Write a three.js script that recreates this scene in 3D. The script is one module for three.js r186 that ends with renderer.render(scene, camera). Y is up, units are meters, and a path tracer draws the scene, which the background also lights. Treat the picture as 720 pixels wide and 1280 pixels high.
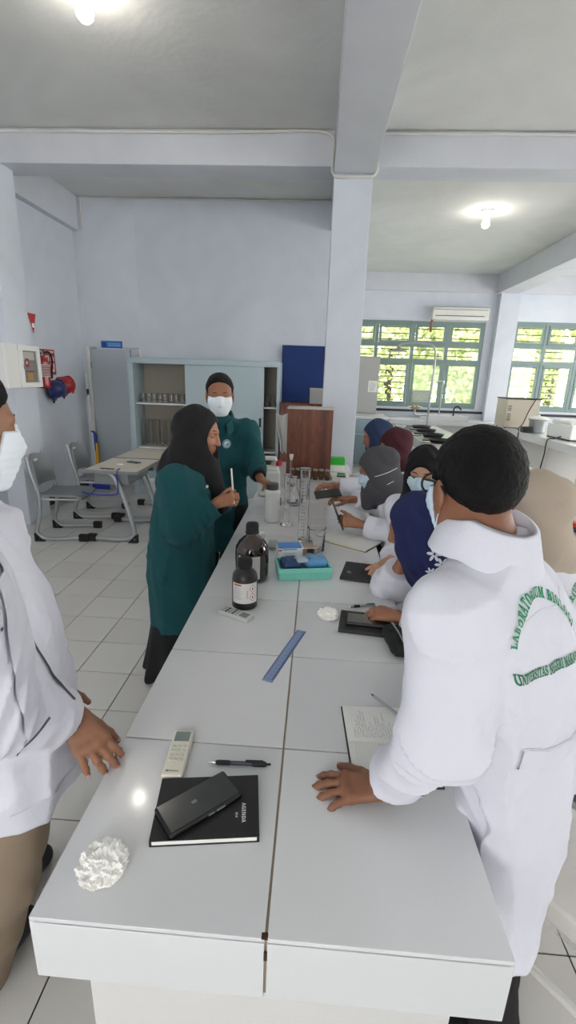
import * as THREE from 'three';
import { RoundedBoxGeometry } from 'three/addons/geometries/RoundedBoxGeometry.js';
import { mergeGeometries } from 'three/addons/utils/BufferGeometryUtils.js';
import { ImprovedNoise } from 'three/addons/math/ImprovedNoise.js';
import { RectAreaLightUniformsLib } from 'three/addons/lights/RectAreaLightUniformsLib.js';

// ---------------------------------------------------------------- camera, sky, daylight, exposure
const scene = new THREE.Scene();
const camera = new THREE.PerspectiveCamera(94.28, 720 / 1280, 0.05, 200);
camera.position.set(0, 1.7, 0);
camera.rotation.set(-0.28182, 0.05261, 0.0334, 'YXZ');
scene.add(camera);

const renderer = new THREE.WebGLRenderer();
renderer.toneMapping = THREE.LinearToneMapping;
renderer.toneMappingExposure = 0.58;
renderer.shadowMap.enabled = true;
RectAreaLightUniformsLib.init();

// an even, bright overcast sky
const SKY = 15;
scene.background = new THREE.Color().setRGB(1.0, 0.99, 0.965);
scene.backgroundIntensity = SKY;
scene.environmentIntensity = SKY;

// daylight entering through the window bands of the right and rear walls, just inside their panes
function dayLight(name, w, h, pos, look, power) {
  const l = new THREE.RectAreaLight(new THREE.Color().setRGB(1.0, 0.985, 0.96), power, w, h);
  l.name = name; l.position.set(...pos); l.lookAt(...look); scene.add(l);
  return l;
}
dayLight('window_daylight', 2.7, 1.8, [6.93, 1.98, -8.4], [0, 1.2, -8.4], 0.6);
dayLight('window_daylight', 2.7, 1.8, [6.93, 1.98, -4.2], [0, 1.2, -4.2], 0.6);
dayLight('window_daylight', 2.7, 1.8, [6.93, 1.98, 0.4], [0, 1.2, 0.4], 0.6);
dayLight('window_daylight', 2.7, 1.8, [-1.6, 1.98, 3.93], [-1.6, 1.2, 0], 0.5);

// ---------------------------------------------------------------- helpers
let seed = 12345;
const rnd = () => { seed = (seed * 1664525 + 1013904223) >>> 0; return seed / 4294967296; };
const rr = (a, b) => a + (b - a) * rnd();
const perlin = new ImprovedNoise();
const noise = (x, y, z) => perlin.noise(x + 31.7, y + 17.3, z + 5.1);
const V = (x, y, z) => new THREE.Vector3(x, y, z);
const PI = Math.PI;

const used = {};
function numbered(name) {
  const n = used[name] = (used[name] ?? -1) + 1;
  return n ? name + '_' + String(n).padStart(3, '0') : name;
}
function tag(o, label, category, group) {
  o.userData.label = label; o.userData.category = category;
  if (group) o.userData.group = group;
  return o;
}
function thing(name, label, category, [x, y, z] = [0, 0, 0], turn = 0, group) {
  const o = new THREE.Group();
  o.name = numbered(name); o.position.set(x, y, z); o.rotation.y = turn;
  scene.add(o);
  return tag(o, label, category, group);
}
function mesh(geo, mat) {
  const m = new THREE.Mesh(geo, mat); m.castShadow = m.receiveShadow = true; return m;
}
function part(name, geo, mat, parent, label) {
  const g = Array.isArray(geo) ? merge(geo) : geo;
  const m = mesh(g, mat); m.name = name;
  if (label) m.userData.label = label;
  parent.add(m);
  return m;
}
// geometry given in world coordinates, for a parent that stands unturned
function wpart(name, geo, mat, parent, label) {
  const g = Array.isArray(geo) ? merge(geo) : geo;
  let o = parent; while (o && o !== scene) { g.translate(-o.position.x, -o.position.y, -o.position.z); o = o.parent; }
  return part(name, g, mat, parent, label);
}
function struct(name, geo, mat, parent = scene) {
  const m = part(name, geo, mat, parent);
  if (parent === scene) m.userData.kind = 'structure';
  return m;
}
function copy(src, pos, turn, label, group) {
  const c = src.clone(); c.userData = { ...src.userData };
  c.name = numbered(src.name.replace(/_\d{3}$/, '')); c.position.set(...pos); if (turn !== undefined) c.rotation.y = turn;
  scene.add(c); if (label) c.userData.label = label; if (group) c.userData.group = group;
  return c;
}
function merge(list) {
  const anyPlain = list.some((g) => !g.index);
  let l = anyPlain ? list.map((g) => (g.index ? g.toNonIndexed() : g)) : list;
  l = l.map((g) => { for (const k of Object.keys(g.attributes)) if (!['position', 'normal', 'uv'].includes(k)) g.deleteAttribute(k); return g; });
  return mergeGeometries(l);
}
// box from centre, bevelled edges
function bx(w, h, d, x = 0, y = 0, z = 0, r = 0.002) {
  const rad = Math.min(r, w / 2.01, h / 2.01, d / 2.01);
  const g = rad > 0 ? new RoundedBoxGeometry(w, h, d, 1, rad) : new THREE.BoxGeometry(w, h, d);
  boxUV(g); return g.translate(x, y, z);
}
// uv in metres by the dominant axis
function boxUV(g) {
  const p = g.attributes.position, n = g.attributes.normal, uv = new Float32Array(p.count * 2);
  for (let i = 0; i < p.count; i++) {
    const ax = Math.abs(n.getX(i)), ay = Math.abs(n.getY(i)), az = Math.abs(n.getZ(i));
    if (ay >= ax && ay >= az) { uv[2 * i] = p.getX(i); uv[2 * i + 1] = p.getZ(i); }
    else if (ax > az) { uv[2 * i] = p.getZ(i); uv[2 * i + 1] = p.getY(i); }
    else { uv[2 * i] = p.getX(i); uv[2 * i + 1] = p.getY(i); }
  }
  g.setAttribute('uv', new THREE.BufferAttribute(uv, 2));
  return g;
}
const box2 = (x0, x1, y0, y1, z0, z1, r = 0) => bx(x1 - x0, y1 - y0, z1 - z0, (x0 + x1) / 2, (y0 + y1) / 2, (z0 + z1) / 2, r);
function cyl(r0, r1, h, x = 0, y = 0, z = 0, seg = 24) { return new THREE.CylinderGeometry(r1, r0, h, seg).translate(x, y + h / 2, z); }   // r0 bottom, base at y
function lathe(pts, seg = 32) { return new THREE.LatheGeometry(pts.map(([r, y]) => new THREE.Vector2(r, y)), seg); }
function tube(pts, r, seg, rad = 8) {
  const c = new THREE.CatmullRomCurve3(pts.map((p) => V(...p)), false, 'centripetal');
  const n = seg ?? Math.max(6, pts.length * 5);
  const t = new THREE.TubeGeometry(c, n, r, rad);
  const e0 = new THREE.SphereGeometry(r, rad, 4).translate(...pts[0]), e1 = new THREE.SphereGeometry(r, rad, 4).translate(...pts.at(-1));
  return merge([t, e0, e1]);
}
function bar(a, b, r, seg = 10) {
  const A = V(...a), B = V(...b), L = A.distanceTo(B);
  const g = new THREE.CylinderGeometry(r, r, L, seg);
  g.applyQuaternion(new THREE.Quaternion().setFromUnitVectors(V(0, 1, 0), B.clone().sub(A).normalize()));
  return g.translate((A.x + B.x) / 2, (A.y + B.y) / 2, (A.z + B.z) / 2);
}
function canvasTex(w, h, draw) {
  const c = document.createElement('canvas'); c.width = w; c.height = h;
  const x = c.getContext('2d'); draw(x, w, h);
  const t = new THREE.CanvasTexture(c); t.colorSpace = THREE.SRGBColorSpace; t.anisotropy = 8;
  return t;
}
function dataTex(n, f, repeat, srgb = false) {
  const d = new Uint8Array(n * n * 4);
  for (let j = 0; j < n; j++) for (let i = 0; i < n; i++) {
    const v = f(i / n, j / n), o = (j * n + i) * 4;
    if (Array.isArray(v)) { d[o] = v[0]; d[o + 1] = v[1]; d[o + 2] = v[2]; } else d[o] = d[o + 1] = d[o + 2] = Math.max(0, Math.min(255, v * 255));
    d[o + 3] = 255;
  }
  const t = new THREE.DataTexture(d, n, n); t.wrapS = t.wrapT = THREE.RepeatWrapping; t.magFilter = THREE.LinearFilter; t.minFilter = THREE.LinearMipmapLinearFilter;
  t.generateMipmaps = true; if (repeat) t.repeat.set(repeat, repeat); if (srgb) t.colorSpace = THREE.SRGBColorSpace; t.needsUpdate = true;
  return t;
}
// periodic noise of one tile
function pn(u, v, f, s = 0) {
  const a = 2 * PI * u, b = 2 * PI * v, r = f / (2 * PI);
  return noise(Math.cos(a) * r + s, Math.sin(a) * r + Math.cos(b) * r, Math.sin(b) * r + s * 2.3);
}
const std = (color, roughness = 0.6, o = {}) => new THREE.MeshStandardMaterial({ color, roughness, ...o });
const phys = (color, roughness = 0.6, o = {}) => new THREE.MeshPhysicalMaterial({ color, roughness, ...o });

// ---------------------------------------------------------------- materials
const plasterBump = dataTex(256, (u, v) => 0.5 + 0.3 * pn(u, v, 9) + 0.2 * pn(u, v, 26, 7) + 0.1 * pn(u, v, 60, 3), 0.8);
const plasterTone = (r, g, b) => dataTex(256, (u, v) => { const k = 1 + 0.035 * pn(u, v, 4, 2) + 0.02 * pn(u, v, 13, 9); return [r * k, g * k, b * k]; }, 0.35, true);
const weave = dataTex(128, (u, v) => 0.5 + 0.22 * Math.sin(u * 2 * PI * 32) * Math.sin(v * 2 * PI * 32) + 0.25 * pn(u, v, 8) + 0.12 * pn(u, v, 30, 4), 12);
const skinBump = dataTex(128, (u, v) => 0.5 + 0.25 * pn(u, v, 14) + 0.2 * pn(u, v, 40, 8), 14);
const hairBump = dataTex(128, (u, v) => 0.5 + 0.5 * pn(u, v, 40, 6) + 0.2 * pn(u, v, 70, 1), 22);
const woodTex = (dark, light, rep) => dataTex(512, (u, v) => {
  const band = pn(u, 0.3, 9, 3) + 0.45 * pn(u, v * 0.25, 26, 5) + 0.25 * Math.sin(u * 2 * PI * 46 + 5 * pn(u, v, 3, 8));
  const k = Math.max(0, Math.min(1, 0.5 + 0.62 * band));
  return dark.map((c, i) => c + (light[i] - c) * k);
}, rep, true);
const M = {
  wall: std(0xffffff, 0.88, { map: plasterTone(214, 219, 228), bumpMap: plasterBump, bumpScale: 0.003 }),
  ceiling: std(0xffffff, 0.92, { map: plasterTone(216, 217, 214), bumpMap: plasterBump, bumpScale: 0.004 }),
  beam: std(0xffffff, 0.88, { map: plasterTone(208, 210, 216), bumpMap: plasterBump, bumpScale: 0.003 }),
  grout: std(0x9a8a76, 0.9), floorGrout: std(0x2f2b29, 0.95),
  floorTiles: [0xdbd8d3, 0xd8d5d0, 0xdddad5].map((c) => phys(c, 0.22, { clearcoat: 0.3, clearcoatRoughness: 0.1 })),
  benchTiles: [0xdfe0e1, 0xdadbdd, 0xe3e3e4].map((c) => phys(c, 0.2, { clearcoat: 0.35, clearcoatRoughness: 0.08 })),
  pedestal: std(0xd9d8d6, 0.5, { bumpMap: plasterBump, bumpScale: 0.002 }),
  black: std(0x121214, 0.5), blackGloss: phys(0x0b0b0d, 0.12, { clearcoat: 1 }), dark: std(0x26262a, 0.6),
  white: std(0xe9e8e4, 0.45), whitePlastic: phys(0xeeeeec, 0.35, { clearcoat: 0.2 }), cream: phys(0xe8e2d2, 0.4), paper: std(0xf2f1ec, 0.8),
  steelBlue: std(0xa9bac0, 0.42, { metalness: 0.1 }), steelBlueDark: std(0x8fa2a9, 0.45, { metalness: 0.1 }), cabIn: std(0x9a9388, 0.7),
  frameGreen: std(0x7f9290, 0.5), chairGrey: std(0x84888a, 0.5), metalGrey: std(0xa6abad, 0.38, { metalness: 0.55 }),
  desk: std(0xd9cfbf, 0.45), rubber: std(0x1b1a1a, 0.8),
  red: phys(0xa3161b, 0.3, { clearcoat: 0.5 }), redPlain: std(0xb3242a, 0.5), blueHelmet: phys(0x1e2a66, 0.35, { clearcoat: 0.4 }), redHelmet: phys(0xb01f26, 0.35, { clearcoat: 0.4 }),
  blueSign: std(0x2867b5, 0.5), navyPanel: std(0x17336f, 0.75), blueClip: std(0x26389c, 0.45), yellow: std(0xe2aa22, 0.5),
  glass: phys(0xffffff, 0.02, { transmission: 1, thickness: 0.002, ior: 1.47, specularIntensity: 1 }),
  pane: phys(0xffffff, 0.0, { transmission: 1, thickness: 0, ior: 1.5 }),
  paneFrost: phys(0xf4f8f4, 0.25, { transmission: 1, thickness: 0, ior: 1.5 }),
  amber: phys(0x2a1208, 0.08, { clearcoat: 1, clearcoatRoughness: 0.05 }), amberCap: std(0x19171a, 0.55), darkBottle: phys(0x1d1a1c, 0.4, { clearcoat: 0.15 }),
  amberJar: phys(0xb89c7c, 0.06, { transmission: 0.85, thickness: 0.01, ior: 1.4 }),
  jug: phys(0xf2f3f0, 0.4, { transmission: 0.15, thickness: 0 }),
  teal: phys(0x7fd0c0, 0.35, { clearcoat: 0.2 }), green: std(0x35c53c, 0.5), cotton: std(0xfdfbf6, 0.95),
  rulerBlue: phys(0xa9c0e6, 0.2, { transmission: 0.3, thickness: 0 }), bluePack: phys(0x2a62a5, 0.3, { clearcoat: 0.5 }),
  wood: std(0xffffff, 0.42, { map: woodTex([86, 42, 28], [142, 82, 58], 2.2) }),
  woodEdge: std(0xc9c3bb, 0.6), cloth: std(0xd9d8d4, 0.95, { bumpMap: weave, bumpScale: 0.001 }),
  ac: std(0xe8e6df, 0.4), pipe: std(0xd6d5cf, 0.5), bulb: new THREE.MeshStandardMaterial({ color: 0xffffff, emissive: 0xfffaf0, emissiveIntensity: 14 }),
  chrome: std(0xcfd2d4, 0.18, { metalness: 1 }), skirting: std(0x2a2422, 0.4),
  film: phys(0xffffff, 0.12, { transmission: 0.85, thickness: 0, ior: 1.4 }),
  foliage: [0xe2e8ba, 0xe8edc6, 0xdbe3ae].map((c) => phys(c, 0.9, { transmission: 0.5, thickness: 0, side: THREE.DoubleSide })), bark: std(0x5b4a38, 0.95), lawn: std(0x7c8a4e, 1),
};
// ================================================================ the setting
const YC = 3.83, XL = -3.34, XR = 7.0, ZB = -6.87, ZW = -11.15, ZR = 4.0;
// floor: slab with tiles laid on it
{
  const P = 0.31114, X0 = -1.008, Z0 = -2.019;
  const floor = struct('floor', box2(XL - 0.3, XR + 0.3, -0.2, -0.0045, ZW - 0.3, ZR + 0.3), M.floorGrout);
  const g = bx(P - 0.0055, 0.008, P - 0.0055, 0, -0.004, 0, 0), rest = [[], [], []];
  const inView = (x, z) => (x < -0.35 && x > -3.4 && z > -6.6 && z < -0.75 && x > z * 0.62 - 0.15) || (x > 0.5 && x < 2 && z > -3.2 && z < -0.55 && x < -z * 0.75 + 0.35);
  let n = 0;
  for (let i = -8; i < 27; i++) for (let j = -20; j < 31; j++) {
    const x = X0 + (i + 0.5) * P, z = Z0 - (j + 0.5) * P;
    if (x < XL - 0.1 || x > XR + 0.1 || z < ZW - 0.1 || z > ZR + 0.1) continue;
    const k = Math.floor(rnd() * 3);
    if (inView(x, z) && n < 290) { const t = part('tile', g, M.floorTiles[k], floor); t.position.set(x, 0, z); n++; }
    else rest[k].push(bx(P - 0.0055, 0.008, P - 0.0055, x, -0.004, z, 0));
  }
  rest.forEach((l, k) => { if (l.length) part('tiles_beyond', l, M.floorTiles[k], floor).userData.kind = 'stuff'; });
}
struct('ceiling', box2(XL - 0.3, XR + 0.3, YC, YC + 0.2, ZW - 0.3, ZR + 0.3), M.ceiling);
// left wall, with pillar and beam
struct('wall_left', box2(XL - 0.2, XL, 0, YC, ZB - 0.2, ZR + 0.2), M.wall);
struct('pillar_left', box2(XL, -3.12, 0, YC, -5.28, -4.86, 0.004), M.wall);
struct('beam_left', box2(XL, -3.25, 3.43, YC, ZB, ZR, 0.004), M.beam);
struct('baseboard_left', box2(XL, XL + 0.012, 0, 0.105, ZB, ZR), M.skirting);
// back wall with its door opening
{
  const d0 = -3.27, d1 = -2.5, dh = 1.985;
  struct('wall_back', [box2(XL - 0.2, d0, 0, YC, ZB - 0.16, ZB), box2(d1, 0.25, 0, YC, ZB - 0.16, ZB), box2(d0, d1, dh, YC, ZB - 0.16, ZB)], M.wall);
  struct('store_room', [box2(d0 - 0.4, d1 + 0.4, 0, 2.4, ZB - 1.3, ZB - 1.2), box2(d0 - 0.5, d0 - 0.4, 0, 2.4, ZB - 1.3, ZB - 0.16), box2(d1 + 0.4, d1 + 0.5, 0, 2.4, ZB - 1.3, ZB - 0.16), box2(d0 - 0.5, d1 + 0.5, 2.4, 2.5, ZB - 1.3, ZB - 0.16)], M.beam);
  const door = struct('door_1', box2(d0 + 0.04, -2.66, 0.006, 1.96, ZB - 0.05, ZB - 0.01, 0.003), std(0xb3bcc2, 0.3));
  part('door_frame', [box2(d0, d0 + 0.035, 0, dh, ZB - 0.14, ZB + 0.012, 0.002), box2(d1 - 0.02, d1, 0, dh, ZB - 0.14, ZB + 0.004, 0.002)], M.white, door);
  part('hinge', [box2(d0 + 0.03, d0 + 0.05, 1.7, 1.78, ZB - 0.012, ZB + 0.004), box2(d0 + 0.03, d0 + 0.05, 0.3, 0.38, ZB - 0.012, ZB + 0.004)], M.metalGrey, door);
}
struct('wall_side', box2(0.1, 0.25, 0, YC, ZW, ZB - 0.16), M.wall);
// concrete column and the beams that meet over it
struct('column', box2(0.055, 0.41, 0, YC, -5.43, -5.08, 0.006), M.wall);
struct('beam_long', [box2(0.05, 0.42, 3.485, YC, -5.12, ZR, 0.006), box2(0.06, 0.4, 3.485, YC, ZW, -5.38, 0.006)], M.beam);
struct('beam_cross', [box2(XL, 0.05, 3.545, YC, -5.4, -5.085, 0.006), box2(0.42, XR, 3.545, YC, -5.4, -5.085, 0.006)], M.beam);
struct('beam_right', box2(3.64, 4.06, 3.46, YC, ZW, ZR, 0.006), M.beam);
struct('beam_window', box2(0.25, XR, 3.48, YC, ZW, ZW + 0.06, 0.004), M.beam);
// surface conduits under the ceiling
struct('trim_1', [tube([[XL, 3.8, -5.07], [-1, 3.8, -5.07], [-0.02, 3.8, -5.07], [0.03, 3.77, -5.07], [0.035, 3.62, -5.07], [0.035, 3.5, -5.07], [0.06, 3.46, -5.065], [0.23, 3.462, -5.065], [0.41, 3.465, -5.065], [0.44, 3.5, -5.07], [0.445, 3.56, -5.07]], 0.013, 90)], M.pipe);
struct('trim_2', [tube([[0.5, 3.8, -5.07], [2, 3.8, -5.07], [XR, 3.8, -5.07]], 0.013, 20)], M.pipe);
struct('trim_3', [tube([[-3.2, 3.8, ZB + 0.015], [-3.2, 3.45, ZB + 0.015]], 0.012, 6), tube([[-3.2, 3.81, ZB + 0.015], [-1.5, 3.81, ZB + 0.015], [0.05, 3.81, ZB + 0.015]], 0.01, 12)], M.pipe);

// ---- window wall, with two glazed openings between pillars
const W1 = [0.55, 3.53, 1.08, 2.9], W2 = [4.13, 6.7, 1.08, 2.94];
{
  const z0 = ZW - 0.2, z1 = ZW, w = M.wall;
  struct('wall_window', [box2(0.1, XR + 0.2, 0, 1.08, z0, z1), box2(0.1, XR + 0.2, 2.94, YC, z0, z1), box2(0.1, W1[0], 1.08, 2.94, z0, z1), box2(W1[1], W2[0], 1.08, 2.94, z0, z1), box2(W2[1], XR + 0.2, 1.08, 2.94, z0, z1), box2(W1[0], W1[1], 2.9, 2.94, z0, z1)], w);
  struct('pillar_window', box2(3.71, 4.12, 0, YC, ZW, -10.98, 0.004), w);
  struct('trim_4', [box2(0.25, 3.7, 0.98, 1.03, ZW, ZW + 0.05, 0.004), box2(4.12, XR, 0.98, 1.03, ZW, ZW + 0.05, 0.004)], M.dark);
}
function window3(name, [x0, x1, y0, y1], cols, ya, yb, bars) {
  const z = ZW - 0.06, T = 0.07, D = 0.09, F = M.frameGreen, fr = [];
  const yA = y0 + ya * (y1 - y0), yB = y0 + yb * (y1 - y0);
  fr.push(box2(x0, x1, y0, y0 + T, z - D / 2, z + D / 2, 0.004), box2(x0, x1, y1 - T, y1, z - D / 2, z + D / 2, 0.004), box2(x0, x0 + T, y0, y1, z - D / 2 - 0.004, z + D / 2 + 0.004, 0.004), box2(x1 - T, x1, y0, y1, z - D / 2 - 0.004, z + D / 2 + 0.004, 0.004));
  fr.push(box2(x0, x1, yA - 0.04, yA + 0.04, z - D / 2, z + D / 2, 0.004), box2(x0, x1, yB - 0.04, yB + 0.04, z - D / 2, z + D / 2, 0.004));
  for (const c of cols.slice(1, -1)) fr.push(box2(c - 0.035, c + 0.035, y0 + 0.003, y1 - 0.003, z - D / 2 - 0.006, z + D / 2 + 0.006, 0.004));
  const win = struct(name, fr, F); let pane = 0;
  for (let i = 0; i + 1 < cols.length; i++) {
    const a = cols[i] + 0.045, b = cols[i + 1] - 0.045;
    for (const [r, p, q] of [[0, y0 + T, yA - 0.04], [1, yA + 0.04, yB - 0.04], [2, yB + 0.04, y1 - T]]) {
      const s = r === 1 ? 0.005 : 0.05, zz = z + 0.035;
      if (r !== 1) {
        const sash = [box2(a, b, p, p + s, zz - 0.02, zz + 0.02, 0.003), box2(a, b, q - s, q, zz - 0.02, zz + 0.02, 0.003), box2(a, a + s, p, q, zz - 0.022, zz + 0.022, 0.003), box2(b - s, b, p + 0.002, q - 0.002, zz - 0.022, zz + 0.022, 0.003)];
        part('sash', sash, F, win);
      }
      part('pane', box2(a + s, b - s, p + s, q - s, zz - 0.002, zz + 0.002), bars[pane] === 0 ? M.paneFrost : M.pane, win);
      // security bars behind the pane
      const n = bars[pane++];
      for (let k = 0; k < n; k++) { const y = p + ((k + 0.6) / n) * (q - p); part('security_bar', bar([a, y, z - 0.09], [b, y, z - 0.09], 0.011, 6), M.dark, win); }
    }
  }
  return win;
}
window3('window_1', W1, [0.55, 1.235, 2.02, 2.76, 3.53], 0.55, 0.73, [7, 2, 3, 7, 2, 3, 0, 2, 2, 0, 2, 2]);
window3('window_2', W2, [4.13, 4.835, 5.55, 6.2, 6.7], 0.55, 0.73, [7, 2, 3, 7, 2, 3, 7, 2, 3, 7, 2, 3]);
{
  const o = thing('ventilation_unit', 'dark blurred box standing outside behind the third lower pane', 'machine', [2.36, -0.5, -11.75]);
  part('casing', bx(0.5, 1.95, 0.36, 0, 0.975, 0, 0.01), std(0x4a4a46, 0.7), o);
  for (let k = 0; k < 5; k++) part('slat', bx(0.42, 0.02, 0.02, 0, 1.62 + k * 0.06, 0.185, 0.004), M.dark, o);
}
// ---- right and rear walls with window openings (out of frame, they let the daylight in)
{
  const wins = [[-9.8, -7.0], [-5.6, -2.8], [-1.0, 1.8]];
  const g = [box2(XR, XR + 0.2, 0, 1.05, ZW - 0.2, ZR + 0.2), box2(XR, XR + 0.2, 2.9, YC, ZW - 0.2, ZR + 0.2)];
  let z = ZW - 0.2;
  for (const [a, b] of wins) { g.push(box2(XR, XR + 0.2, 1.05, 2.9, z, a)); z = b; }
  g.push(box2(XR, XR + 0.2, 1.05, 2.9, z, ZR + 0.2));
  struct('wall_right', g, M.wall);
  const h = [box2(XL - 0.2, XR + 0.2, 0, 1.05, ZR, ZR + 0.2), box2(XL - 0.2, XR + 0.2, 2.9, YC, ZR, ZR + 0.2)];
  let x = XL - 0.2;
  for (const [a, b] of [[-3, -0.2]]) { h.push(box2(x, a, 1.05, 2.9, ZR, ZR + 0.2)); x = b; }
  h.push(box2(x, XR + 0.2, 1.05, 2.9, ZR, ZR + 0.2));
  struct('wall_rear', h, M.wall);
}
// ---- outside: ground and trees
struct('ground', box2(-30, 40, -0.6, -0.5, -45, ZW - 0.4), M.lawn);
{
  const leafG = new THREE.IcosahedronGeometry(0.085, 0); leafG.scale(1, 0.35, 1);
  const spots = [[-0.5, -17.5, 3.4, 2.3], [2.6, -19, 4.2, 2.6], [5.6, -17.6, 3.6, 2.3], [8.8, -19.5, 4.4, 2.8], [12, -18, 3.8, 2.5]];
  const words = ['leafy green tree behind the left window panes near the column', 'broad green tree straight behind the middle window panes', 'rounded green tree outside the gap between both windows', 'tall green tree outside the right-hand window', 'outermost green tree past the right edge of the right-hand window'];
  spots.forEach(([x, z, h, r], t) => {
    const o = thing('tree', words[t], 'tree', [x, -0.5, z]);
    part('trunk', [tube([[0, 0, 0], [0.08, h * 0.4, 0.05], [-0.05, h * 0.9, 0]], 0.13, 10), tube([[0, h * 0.5, 0], [0.5, h * 0.8, 0.2], [1.0, h, 0.3]], 0.06, 8), tube([[0, h * 0.45, 0], [-0.6, h * 0.75, 0.1], [-1.1, h * 0.95, 0.2]], 0.06, 8)], M.bark, o);
    const N = 6000, im = new THREE.InstancedMesh(leafG, M.foliage[t % 3], N), q = new THREE.Object3D();
    for (let i = 0; i < N; i++) {
      const a = rr(0, 2 * PI), u = rr(-1, 1), k = Math.cbrt(rnd()), s = Math.sqrt(1 - u * u), lump = 1 + 0.25 * Math.sin(a * 3 + t) * Math.cos(u * 4);
      q.position.set(Math.cos(a) * s * k * r * lump, h * 0.95 + u * k * r * 1.05, Math.sin(a) * s * k * r * 0.8 * lump);
      q.rotation.set(rr(0, 6), rr(0, 6), rr(0, 6)); q.scale.setScalar(rr(0.6, 1.3)); q.updateMatrix(); im.setMatrixAt(i, q.matrix);
    }
    im.name = 'foliage'; im.userData.kind = 'stuff'; im.castShadow = true; o.add(im);
  });
}
// ---- the two bare bulbs in view
function ceilingBulb(x, z, label) {
  const o = thing('ceiling_lamp', label, 'lamp', [x, YC, z]);
  part('ceiling_plate', lathe([[0.001, 0], [0.085, 0], [0.088, -0.012], [0.06, -0.026], [0.036, -0.05], [0.03, -0.075], [0.001, -0.076]], 24), M.white, o);
  part('bulb', lathe([[0.001, -0.205], [0.028, -0.2], [0.046, -0.182], [0.052, -0.155], [0.046, -0.125], [0.03, -0.095], [0.024, -0.07], [0.001, -0.07]], 20), M.bulb, o);
  const l = new THREE.PointLight(0xfff6ea, 1.1, 0, 2); l.name = 'bulb_light'; l.position.set(0, -0.15, 0); l.castShadow = true; l.shadow.radius = 2.4; o.add(l);
}
ceilingBulb(-1.45, -3.36, 'bare glowing bulb on the near ceiling, at the top left');
ceilingBulb(2.09, -7.18, 'bare glowing bulb on a white ceiling plate beyond the cross beam');
// ================================================================ laboratory benches
const BT = 0.811, BL = -0.443, BM = -0.042, BR = 0.359;
function bench(label, x0, xm, x1, zs, front, ends) {
  const z0 = zs[0], z1 = zs.at(-1);
  const o = thing('laboratory_bench', label, 'bench', [xm, 0, z0]);
  wpart('core', [box2(x0 + 0.004, x1 - 0.004, BT - 0.136, BT - 0.004, z1 + 0.004, z0 - 0.004)], M.grout, o);
  wpart('pedestal', [box2(x0 + 0.055, x1 - 0.055, 0, BT - 0.136, z1 + 0.06, z0 - 0.06, 0.004)], M.pedestal, o);
  const G = 0.0022;
  for (let i = 0; i + 1 < zs.length; i++) {
    const a = zs[i] - (i ? G : 0), b = zs[i + 1] + G, k = () => M.benchTiles[Math.floor(rnd() * 3)];
    for (const [p, q] of [[x0, xm - G], [xm + G, x1]]) wpart('tile', box2(p, q, BT - 0.009, BT + rr(-0.0006, 0.0004), b, a, 0.0014), k(), o);
    wpart('edge_tile', box2(x0 - 0.0005, x0 + 0.008, BT - 0.142, BT - 0.0105, b, a, 0.0014), k(), o);
    wpart('edge_tile', box2(x1 - 0.008, x1 + 0.0005, BT - 0.142, BT - 0.0105, b, a, 0.0014), k(), o);
  }
  for (const [p, q] of [[x0, xm - G], [xm + G, x1]]) {
    wpart('edge_tile', box2(p, q, BT - 0.142, BT - 0.0115, z0 - 0.008, z0 + 0.0005, 0.0014), M.benchTiles[1], o);
    wpart('edge_tile', box2(p, q, BT - 0.142, BT - 0.0115, z1 - 0.0005, z1 + 0.008, 0.0014), M.benchTiles[2], o);
  }
  return o;
}
{
  const zs = [-0.551, -0.966]; while (zs.at(-1) > -4.9) zs.push(zs.at(-1) - 0.4006);
  zs[zs.length - 1] = -4.97;
  const b = bench('long white-tiled bench in the foreground, bottles, notebooks and glassware on it', BL, BM, BR, zs);
  const chip = std(0x3a1c14, 0.9); wpart('chipped_grout', box2(BM - 0.009, BM + 0.008, BT - 0.0035, BT + 0.0003, -0.562, -0.5508, 0.002), chip, b); wpart('chipped_grout', box2(BM - 0.003, BM + 0.003, BT - 0.05, BT - 0.03, -0.552, -0.5502), chip, b);
}
{
  const zs = [-2.45]; while (zs.at(-1) > -9.3) zs.push(zs.at(-1) - 0.4006);
  bench('second white-tiled bench parallel on the right, black trays on its far end', 1.56, 1.96, 2.36, zs);
}
{ // third bench, by the right wall side, seen past the head in front
  const o = thing('counter', 'white counter at the right carrying the boxy laboratory machines', 'counter', [4.2, 0, -8]);
  wpart('worktop', box2(3.66, 4.9, 0.72, 0.85, -10.8, -5.9, 0.006), M.benchTiles[0], o);
  wpart('base', [box2(3.95, 4.85, 0, 0.72, -10.7, -8.3, 0.004), box2(3.95, 4.85, 0, 0.72, -7.3, -6.0, 0.004)], M.pedestal, o);
}
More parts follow.
